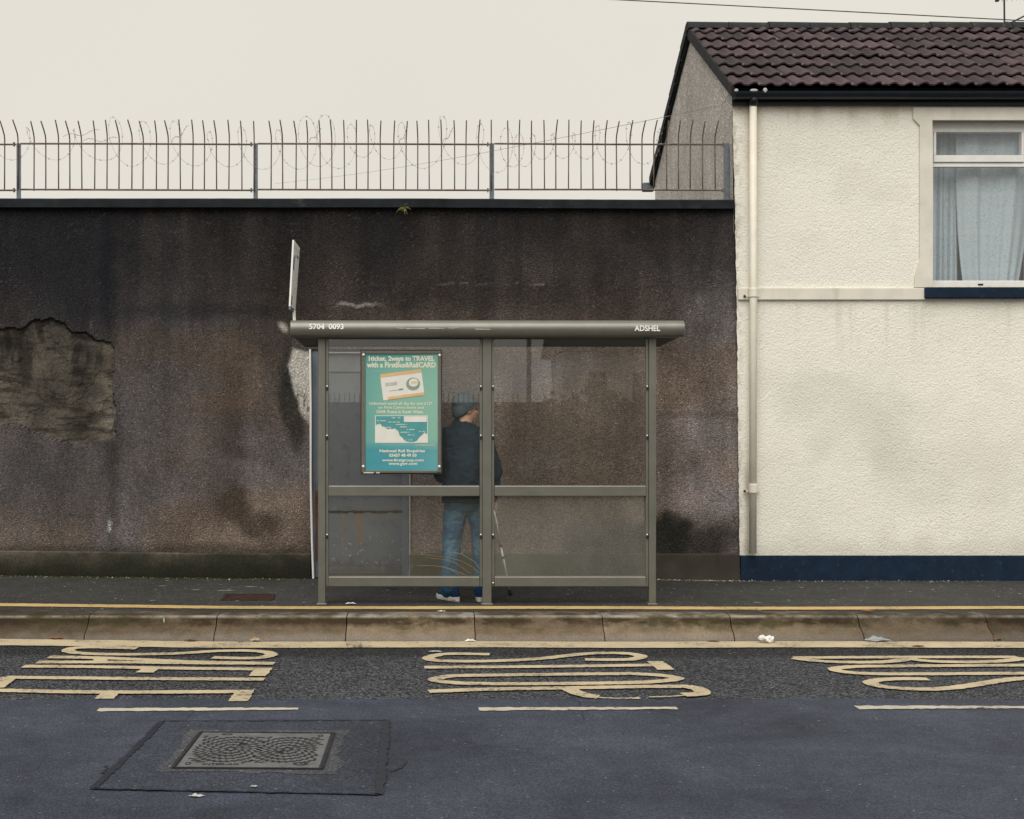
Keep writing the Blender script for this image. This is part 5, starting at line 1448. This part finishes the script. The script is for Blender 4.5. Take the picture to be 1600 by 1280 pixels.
for hnd, dr, sgn in ((lha, Vector((0.5, 0.75, -0.2)).normalized(), 1), (rha, Vector((0.05, 0.25, -1)).normalized(), -1)):
    side = dr.cross(Vector((0, 1, 0.2))).normalized(); nor = side.cross(dr)
    body.ball(hnd + dr * 0.045, (0.032, 0.022, 0.045), 12, 8)
    for k_, ln in enumerate((0.066, 0.075, 0.070, 0.056)):
        b = hnd + dr * 0.075 + side * (k_ - 1.5) * 0.019
        body.limb([b, b + dr * ln * 0.45 + nor * 0.006, b + dr * ln * 0.62 + nor * 0.030, b + dr * ln * 0.42 + nor * 0.048], [0.0098, 0.0092, 0.0088, 0.0082], 8)
    b = hnd + dr * 0.03 - side * sgn * 0.03
    body.limb([b, b + dr * 0.030 - side * sgn * 0.012 + nor * 0.020, b + dr * 0.052 + nor * 0.036], [0.0125, 0.011, 0.0095], 8)
for s, hx, kx, ax in ((-1, -0.085, -0.112, -0.13), (1, 0.085, 0.115, 0.135)):
    body.limb([L3(hx, 0, 0.90), L3(kx, 0.02, 0.50), L3(ax, -0.01, 0.10), L3(ax, 0.08, 0.05)], [0.085, 0.058, 0.04, 0.035])
fuse(body, 'body', SKIN, man, 0.0065, 2)
for s in (-1, 1): MB().ball(H(s * 0.030, 0.078, 0.014), 0.012, 10, 8).build('eye', m_simple('eye', (0.08, 0.05, 0.04), 0.2), man, True)
hair = MB().ball(H(0, -0.050, -0.03), (0.071, 0.058, 0.055), 16, 10, Rm).build('hair', m_simple('grey hair', (0.16, 0.145, 0.13), 0.8, 0.2), man, True)
# beanie, pulled low at the back
hm = MB(); hm.ball(H(0, -0.016, 0.040), (0.089, 0.108, 0.106), 28, 20, Rm).ball(H(0, -0.062, 0.058), (0.078, 0.074, 0.074), 20, 14, Rm).ball(H(0, -0.052, -0.015), (0.082, 0.074, 0.085), 20, 14, Rm)
bm = bmesh.new(); me0 = hm.mesh('beanie_raw', fix=False); bm.from_mesh(me0)
cutp = H(0, 0.09, 0.070); cutn = (upv * 0.74 + fw * -0.62).normalized()
bmesh.ops.bisect_plane(bm, geom=bm.verts[:] + bm.edges[:] + bm.faces[:], plane_co=cutp, plane_no=cutn, clear_inner=True)
bm.to_mesh(me0); bm.free()
me0.polygons.foreach_set('use_smooth', [True] * len(me0.polygons))
o = link('beanie', me0, HAT.m, man)
md = o.modifiers.new('thick', 'SOLIDIFY'); md.thickness = 0.008; md.offset = 0
cuff = []
for k_ in range(33):
    a = 2 * math.pi * k_ / 32
    s1 = sdv; s2 = cutn.cross(sdv).normalized()
    c0 = H(0, -0.016, 0.040); c0 = c0 - cutn * (c0 - cutp).dot(cutn)
    cuff.append(c0 + s1 * math.cos(a) * 0.079 + s2 * math.sin(a) * 0.104)
MB().tube(cuff, 0.0105, 8).build('beanie_cuff', HAT.m, man, True)
# jacket
jk = MB()
def ring_loft(secs, n=28, mbx=jk):
    vs, fs = [], []
    for (cx_, cy_, cz_, rx_, ry_) in secs:
        for k_ in range(n):
            a = 2 * math.pi * k_ / n; c_, s_ = math.cos(a), math.sin(a)
            vs.append(L3(cx_ + rx_ * math.copysign(abs(c_) ** 0.75, c_), cy_ + ry_ * math.copysign(abs(s_) ** 0.8, s_), cz_))
    for i in range(len(secs) - 1):
        for k_ in range(n): fs.append((i * n + k_, i * n + (k_ + 1) % n, (i + 1) * n + (k_ + 1) % n, (i + 1) * n + k_))
    fs += [tuple(range(n))[::-1], tuple(range((len(secs) - 1) * n, len(secs) * n))]
    mbx.add(vs, fs)
ring_loft([(0.0, 0.0, 0.838, 0.200, 0.145), (0.0, -0.004, 0.90, 0.204, 0.150), (0, -0.01, 1.05, 0.195, 0.150), (0, -0.015, 1.20, 0.198, 0.148), (0, -0.012, 1.34, 0.200, 0.140), (0, -0.004, 1.43, 0.178, 0.118), (0, 0.004, 1.48, 0.125, 0.095), (-0.01, 0.012, 1.525, 0.078, 0.074)])
jk.limb([L3(-0.150, 0, 1.425), L3(-0.185, 0.0, 1.30), L3(-0.220, 0.0, 1.08), L3(-0.155, 0.14, 1.035), L3(-0.11, 0.21, 1.005)], [0.072, 0.070, 0.064, 0.058, 0.046])
jk.limb([L3(0.150, 0, 1.425), L3(0.200, 0.005, 1.30), L3(0.250, 0.02, 1.09), L3(0.245, 0.07, 0.95), L3(0.238, 0.115, 0.872)], [0.072, 0.070, 0.062, 0.055, 0.046])
jk.limb([H(0, -0.045, -0.135), L3(-0.005, 0.01, 1.48)], [0.066, 0.085])
jacket = fuse(jk, 'jacket', JACK.m, man, 0.010, 4, [(0.16, 0.048), (0.06, 0.024)])
MB().tube([L3(0.2, -0.1, 0.842), L3(0.0, -0.149, 0.842), L3(-0.2, -0.1, 0.842)], 0.004, 6).build('jacket_hem', JACK.m, man, True)
# jeans
jn = MB()
ring_loft([(0.0, 0.0, 0.735, 0.06, 0.07), (0.0, 0.0, 0.775, 0.150, 0.118), (0, -0.005, 0.83, 0.184, 0.134), (0, -0.005, 0.88, 0.184, 0.135), (0, 0, 0.95, 0.168, 0.12)], 28, jn)
jn.limb([L3(-0.092, -0.004, 0.80), L3(-0.096, -0.004, 0.72), L3(-0.108, 0.0, 0.60), L3(-0.125, 0.012, 0.45), L3(-0.138, 0.0, 0.28), L3(-0.138, -0.012, 0.085)], [0.098, 0.100, 0.091, 0.080, 0.077, 0.076], 18)
jn.limb([L3(0.096, -0.004, 0.80), L3(0.108, -0.004, 0.72), L3(0.122, 0.0, 0.60), L3(0.135, 0.012, 0.45), L3(0.140, 0.0, 0.28), L3(0.140, -0.012, 0.085)], [0.094, 0.093, 0.085, 0.078, 0.077, 0.076], 18)
fuse(jn, 'jeans', JEAN.m, man, 0.009, 3, [(0.10, 0.024), (0.035, 0.014)])
# shoes, toes turned out
for name_, cx_, yaw in (('shoe', -0.122, 34), ('shoe', 0.125, -8)):
    ro = Matrix.Rotation(R(yaw), 3, 'Z'); base = L3(cx_, -0.02, 0)
    def S(x, y, z): return base + ro @ Vector((x, y, z))
    mb = MB()
    mb.limb([S(0, -0.055, 0.058), S(0, 0.05, 0.056), S(0, 0.16, 0.045)], [0.042, 0.044, 0.036]); mb.limb([S(0, -0.05, 0.06), S(0, -0.03, 0.10)], [0.042, 0.045])
    shoe = fuse(mb, name_, DENIMSHOE, man, 0.008, 3)
    vs, fs = [], []
    outl = []
    for k_ in range(28):
        a = 2 * math.pi * k_ / 28; c_, s_ = math.cos(a), math.sin(a)
        outl.append((0.048 * c_ * (1 + 0.10 * s_), 0.055 + 0.165 * s_))
    for z, g in ((0.001, 0.97), (0.012, 1.02), (0.030, 1.03), (0.038, 0.98)):
        for (x, y) in outl: vs.append(S(x * g, y * (0.99 + 0.01 * g), z))
    for i in range(3):
        for k_ in range(28): fs.append((i * 28 + k_, i * 28 + (k_ + 1) % 28, (i + 1) * 28 + (k_ + 1) % 28, (i + 1) * 28 + k_))
    fs += [tuple(range(28))[::-1], tuple(range(84, 112))]
    so = MB().add(vs, fs).build('sole', SOLE, None); so.parent = shoe; so.location = (0, 0, 0)
    smooth_by_angle(so, 40)
# cane
cn = empty('walking_cane', G(797, 931.5, 0.18)); tag(cn, 'adjustable silver walking cane with black rubber tip held by the man', 'walking cane')
ALU = m_simple('brushed aluminium', (0.85, 0.84, 0.80), 0.35, 0.5, 0.6, var=0.1)
RUB = m_simple('black rubber', (0.010, 0.010, 0.011), 0.7, 0.3)
tip = G(797.5, 930, 0.182); topc = rha + Vector((0.005, 0.02, -0.06))
ax = (topc - tip).normalized()
LC = (topc - tip).length
MB().tube([tip + ax * 0.03, tip + ax * 0.45], 0.0105, 10).build('lower_tube', ALU, cn, True)
MB().tube([tip + ax * 0.45, topc + ax * 0.02], 0.0125, 10).build('upper_tube', ALU, cn, True)
for t in (0.345, 0.455): MB().tube([tip + ax * t, tip + ax * (t + 0.022)], 0.0165, 10).build('collar', RUB, cn, True)
MB().tube([tip, tip + ax * 0.012, tip + ax * 0.055], [0.021, 0.019, 0.013], 12).build('rubber_tip', RUB, cn, True)
MB().tube([topc + Vector((0.0, -0.06, 0.018)), topc + Vector((0, -0.01, 0.024)), topc + Vector((0, 0.06, 0.016))], [0.012, 0.014, 0.012], 10).build('handle', RUB, cn, True)

# ------------------------------------------------------------------ litter, leaves
LEAF = m_simple('dead leaf', (0.24, 0.11, 0.045), 0.8, 0.2, var=0.4, scale=40); LEAF2 = m_simple('brown leaf', (0.12, 0.055, 0.025), 0.8, 0.2, var=0.4, scale=40)
LEAF3 = m_simple('pale leaf', (0.42, 0.30, 0.20), 0.8, 0.2, var=0.3, scale=40); TISSUE = m_simple('white tissue', (0.72, 0.72, 0.70), 0.8, 0.2, var=0.08, scale=30)
FILM = m_simple('clear grey film', (0.30, 0.33, 0.34), 0.3, 0.5); REDL = m_simple('red scrap', (0.40, 0.08, 0.03), 0.7)
def leaf(px, py, wpx, hpx, mat, base, label, cat='leaf', seed=0, curl=0.5):
    r_ = random.Random(seed); c_ = G(px, py, base); k_ = F / c_.y
    wd, ht = wpx / k_, hpx / k_
    nU, nV = 10, 6; vs, fs = [], []
    for j in range(nV + 1):
        for i in range(nU + 1):
            s, t = i / nU * 2 - 1, j / nV * 2 - 1
            half = max(0.04, (1 - abs(s) ** 1.7)) * (0.75 + 0.25 * math.cos(s * 9 + seed))
            z = ht * (0.10 + curl * (1 + t) * 0.35 + 0.45 * (vnoise(i * 0.6 + seed, j * 0.6, 7)) )
            vs.append((c_.x + s * wd / 2 + 0.05 * wd * math.sin(t * 3 + seed), c_.y + t * half * wd * 0.34, c_.z + 0.0085 + z * (0.3 + half * 0.7)))
    for j in range(nV):
        for i in range(nU): fs.append((j * (nU + 1) + i, j * (nU + 1) + i + 1, (j + 1) * (nU + 1) + i + 1, (j + 1) * (nU + 1) + i))
    o = MB().add(vs, fs).build('leaf' if cat == 'leaf' else cat.replace(' ', '_'), mat, None, True, False)
    tag(o, label, cat)
    return o
leaf(89, 1000, 26, 7, LEAF, 0, 'curled orange leaf at the kerb foot near the blotched kerb stone', seed=1)
leaf(299, 1003.5, 22, 5, LEAF2, 0, 'flat brown leaf on the yellow line below the paint drip', seed=2, curl=0.2)
leaf(400, 1004, 19, 9, LEAF3, 0, 'pale pinkish crumpled leaf against the kerb foot', seed=3)
leaf(1114, 1004, 20, 3, LEAF2, 0, 'thin dark brown leaf by the kerb beyond the shelter', seed=4, curl=0.1)
leaf(1556, 1002, 26, 8, LEAF, 0, 'orange leaf beside the wide dark kerb joint', seed=5)
leaf(1434, 1011.8, 20, 3, LEAF2, 0, 'small brown leaf on the outer edge of the yellow line', seed=6, curl=0.15)
leaf(1357, 956.5, 22, 3, LEAF, 0.181, 'rusty leaf on the kerb top below the thin yellow line', seed=7, curl=0.15)
leaf(1372, 1003.6, 40, 9, FILM, 0, 'crumpled grey plastic film at the kerb foot', 'plastic scrap', seed=8, curl=0.7)
leaf(735, 1003.8, 17, 5, TISSUE, 0, 'small white paper scrap at the kerb foot below the shelter', 'paper scrap', seed=9)
leaf(548, 945.2, 16, 4, TISSUE, 0.181, 'flat white paper scrap by the shelter post on the pavement line', 'paper scrap', seed=10, curl=0.2)
leaf(689, 957.2, 13, 3, TISSUE, 0.181, 'white paper scrap on the kerb top below the man', 'paper scrap', seed=12, curl=0.2)
leaf(680, 1020.4, 22, 4, m_simple('grey scrap', (0.40, 0.42, 0.44), 0.7), 0, 'flat pale grey scrap above the painted S on the road', 'paper scrap', seed=13, curl=0.1)
leaf(708, 941, 8, 4, REDL, 0.181, 'tiny red scrap beside the white shoe sole', 'scrap', seed=14)
leaf(308, 1247, 26, 6, m_simple('pale blotch', (0.45, 0.45, 0.44), 0.8), 0, 'pale flattened scrap on the road below the patch seam', 'paper scrap', seed=15, curl=0.1)
leaf(397, 1232, 14, 4, m_simple('pale blotch two', (0.40, 0.41, 0.41), 0.8), 0.004, 'small pale scrap on the road patch below the iron cover', 'paper scrap', seed=16, curl=0.1)
# crumpled tissue
tb = MB(); c_ = G(1198, 1006.5)
r_ = random.Random(5)
for i in range(7): tb.ball((c_.x + r_.uniform(-0.042, 0.042), c_.y + r_.uniform(-0.02, 0.02), 0.026 + r_.uniform(0, 0.022)), (r_.uniform(0.015, 0.03), 0.018, r_.uniform(0.010, 0.022)), 8, 6, Matrix.Rotation(r_.uniform(0, 3), 3, 'Y'))
tis = fuse(tb, 'tissue', TISSUE, None, 0.005, 1, [(0.02, 0.022)]); tag(tis, 'crumpled white tissue lying on the yellow line at the kerb', 'tissue')
# gum spots, grit and crumbs: nobody could count them
GRIT = Mat('pale grit', 0.85, 0.15)
GRIT.color(GRIT.mix(GRIT.ramp(GRIT.noise(23, 1), (0.40, 0.0), (0.60, 1.0)), (0.16, 0.075, 0.03), (0.46, 0.45, 0.42)))
GUM = m_simple('trodden gum', (0.24, 0.24, 0.235), 0.8, 0.2, var=0.5, scale=3)
gm = MB()
def disc(mb, x, y, z, r1, r2, n=8, h=0.003):
    vs = [(x, y, z + h)] + [(x + r1 * math.cos(6.283 * k_ / n) * rng.uniform(0.7, 1.2), y + r2 * math.sin(6.283 * k_ / n) * rng.uniform(0.7, 1.2), z) for k_ in range(n)]
    mb.add(vs, [(0, 1 + k_, 1 + (k_ + 1) % n) for k_ in range(n)])
for i in range(210):
    x, y = rng.uniform(-4.6, 5.4), rng.uniform(9.78, 11.9)
    r_ = 0.006 + 0.012 * rng.random() ** 3
    disc(gm, x, y, pz(x, y) + 0.0015, r_ * 1.3, r_)
for px_, py_, a, b in ((352, 923, 0.085, 0.03), (392, 917, 0.055, 0.022), (240, 938.5, 0.03, 0.012), (307, 922, 0.045, 0.02), (255, 916, 0.05, 0.015), (1183, 942, 0.045, 0.016), (440, 959, 0.05, 0.016)):
    p = G(px_, py_, 0.18); disc(gm, p.x, p.y, pz(p.x, p.y) + 0.002, a, b, 12)
for i in range(34):
    x, y = rng.uniform(-4.6, 5.0), rng.uniform(5.2, 9.0)
    r_ = 0.004 + 0.006 * rng.random() ** 3
    disc(gm, x, y, gz(x, y) + 0.0075, r_ * 1.3, r_, 6)
o = gm.build('gum_spots', GUM, fix=False); tag(o, 'scattered pale trodden gum spots on the pavement and road', 'gum spots', kind='stuff')
db = MB()
for i in range(1500):
    r0 = rng.random()
    x = rng.uniform(1.95, 5.6) if r0 < 0.66 else rng.uniform(-4.6, -1.2)
    if r0 < 0.4: x = rng.uniform(1.95, 3.1)
    y = 11.985 - abs(rng.gauss(0, 0.05)) - (0.012 if x > 3.05 else 0.0)
    s = 0.003 + 0.010 * rng.random() ** 3
    z = pz(x, y)
    a = rng.uniform(0, 3.14); ca_, sa_ = math.cos(a) * s, math.sin(a) * s
    db.add([(x - ca_, y - sa_, z + 0.002), (x + sa_ * 0.6, y - ca_ * 0.6, z + 0.003 + s * rng.random()), (x + ca_, y + sa_, z + 0.002), (x - sa_ * 0.6, y + ca_ * 0.6, z + 0.003 + s * rng.random())], [(0, 1, 2, 3)])
o = db.build('leaf_crumbs', GRIT.m, fix=False); tag(o, 'leaf crumbs and grit gathered along the foot of the walls', 'debris', kind='stuff')
MOSS = m_simple('moss', (0.040, 0.042, 0.012), 0.95, 0.05, var=0.5, scale=30, bump=0.01)
ms = MB()
for i in range(260):
    x = rng.uniform(-4.6, -1.25); y = 11.99 - abs(rng.gauss(0, 0.025)); s = rng.uniform(0.008, 0.022)
    ms.ball((x, y, pz(x, y)), (s * 1.4, s * 0.8, s * 0.5), 6, 4)
o = ms.build('moss_fringe', MOSS, None, True, False); tag(o, 'dull green moss along the foot of the dark wall', 'moss', kind='stuff')

# ------------------------------------------------------------------ the other side of the street (seen mirrored in the glass)
far_pav = sheet('far_pavement', [-60, 60], [-5.4, -3.2], lambda x, y: 0.10, PAVE); tag(far_pav, kind='structure')
ow = MB().box(-14, 9.0, -5.7, -5.45, 0.0, 2.3, 0.01).build('garden_wall', m_simple('dark block wall', (0.05, 0.055, 0.065), 0.9, 0.1)); tag(ow, 'long dark block wall with spikes across the street', 'wall')
mb = MB()
for i in range(150): mb.tube([(-13.9 + i * 0.106, -5.57, 2.28), (-13.9 + i * 0.106, -5.57, 2.50)], 0.010, 4)
sp = mb.build('spike_row', RUSTBAR, ow, fix=False)
oh = empty('house', (6.5, -13, 0)); tag(oh, 'low pale house facing the bus stop from across the street', 'house')
OW = m_simple('pale render', (0.78, 0.74, 0.66), 0.9, 0.1)
MB().box(3.6, 6.6, -15.5, -12.5, 0, 3.9).build('walls', OW, oh)
MB().prism([(3.3, -12.2, 3.85), (3.3, -14, 4.6), (3.3, -15.8, 3.85)], (3.6, 0, 0)).build('roof', RIDGE, oh)
for xx in (4.3, 5.5): MB().box(xx, xx + 0.5, -12.52, -12.47, 1.1, 3.3).build('window', BLACK, oh)
hd = MB(); r_ = random.Random(4)
for i in range(900):
    x, y = r_.uniform(2.5, 8.5), r_.gauss(-6.6, 0.25); z = r_.uniform(0.3, 2.5 + 0.22 * vnoise(x * 1.6, 0.3, 5))
    s = r_.uniform(0.06, 0.15); n_ = Vector((r_.gauss(0, 1), r_.gauss(0, 1), r_.gauss(0, 1))).normalized(); t_ = n_.orthogonal().normalized() * s; b_ = n_.cross(t_)
    p = Vector((x, y, z)); hd.add([p - t_, p - b_, p + t_, p + b_], [(0, 1, 2, 3)])
o = hd.build('hedge', m_simple('hedge leaf', (0.03, 0.05, 0.015), 0.8, 0.2, var=0.5), fix=False); tag(o, 'ragged green hedge in front of the low pale house', 'hedge')
lp = empty('street_lamp', (2.05, -4.6, 0.1)); tag(lp, 'grey street lamp standing across the street by the dark wall', 'street lamp')
MB().tube([(2.05, -4.6, 0.1), (2.05, -4.6, 1.6), (2.05, -4.6, 6.0)], [0.07, 0.055, 0.04], 10).build('column', GALV, lp, True)
MB().tube([(2.05, -4.6, 6.0), (2.05, -4.0, 6.3), (2.05, -3.3, 6.3)], 0.03, 8).ball((2.05, -3.1, 6.28), (0.12, 0.3, 0.07)).build('lantern', GALV, lp, True)
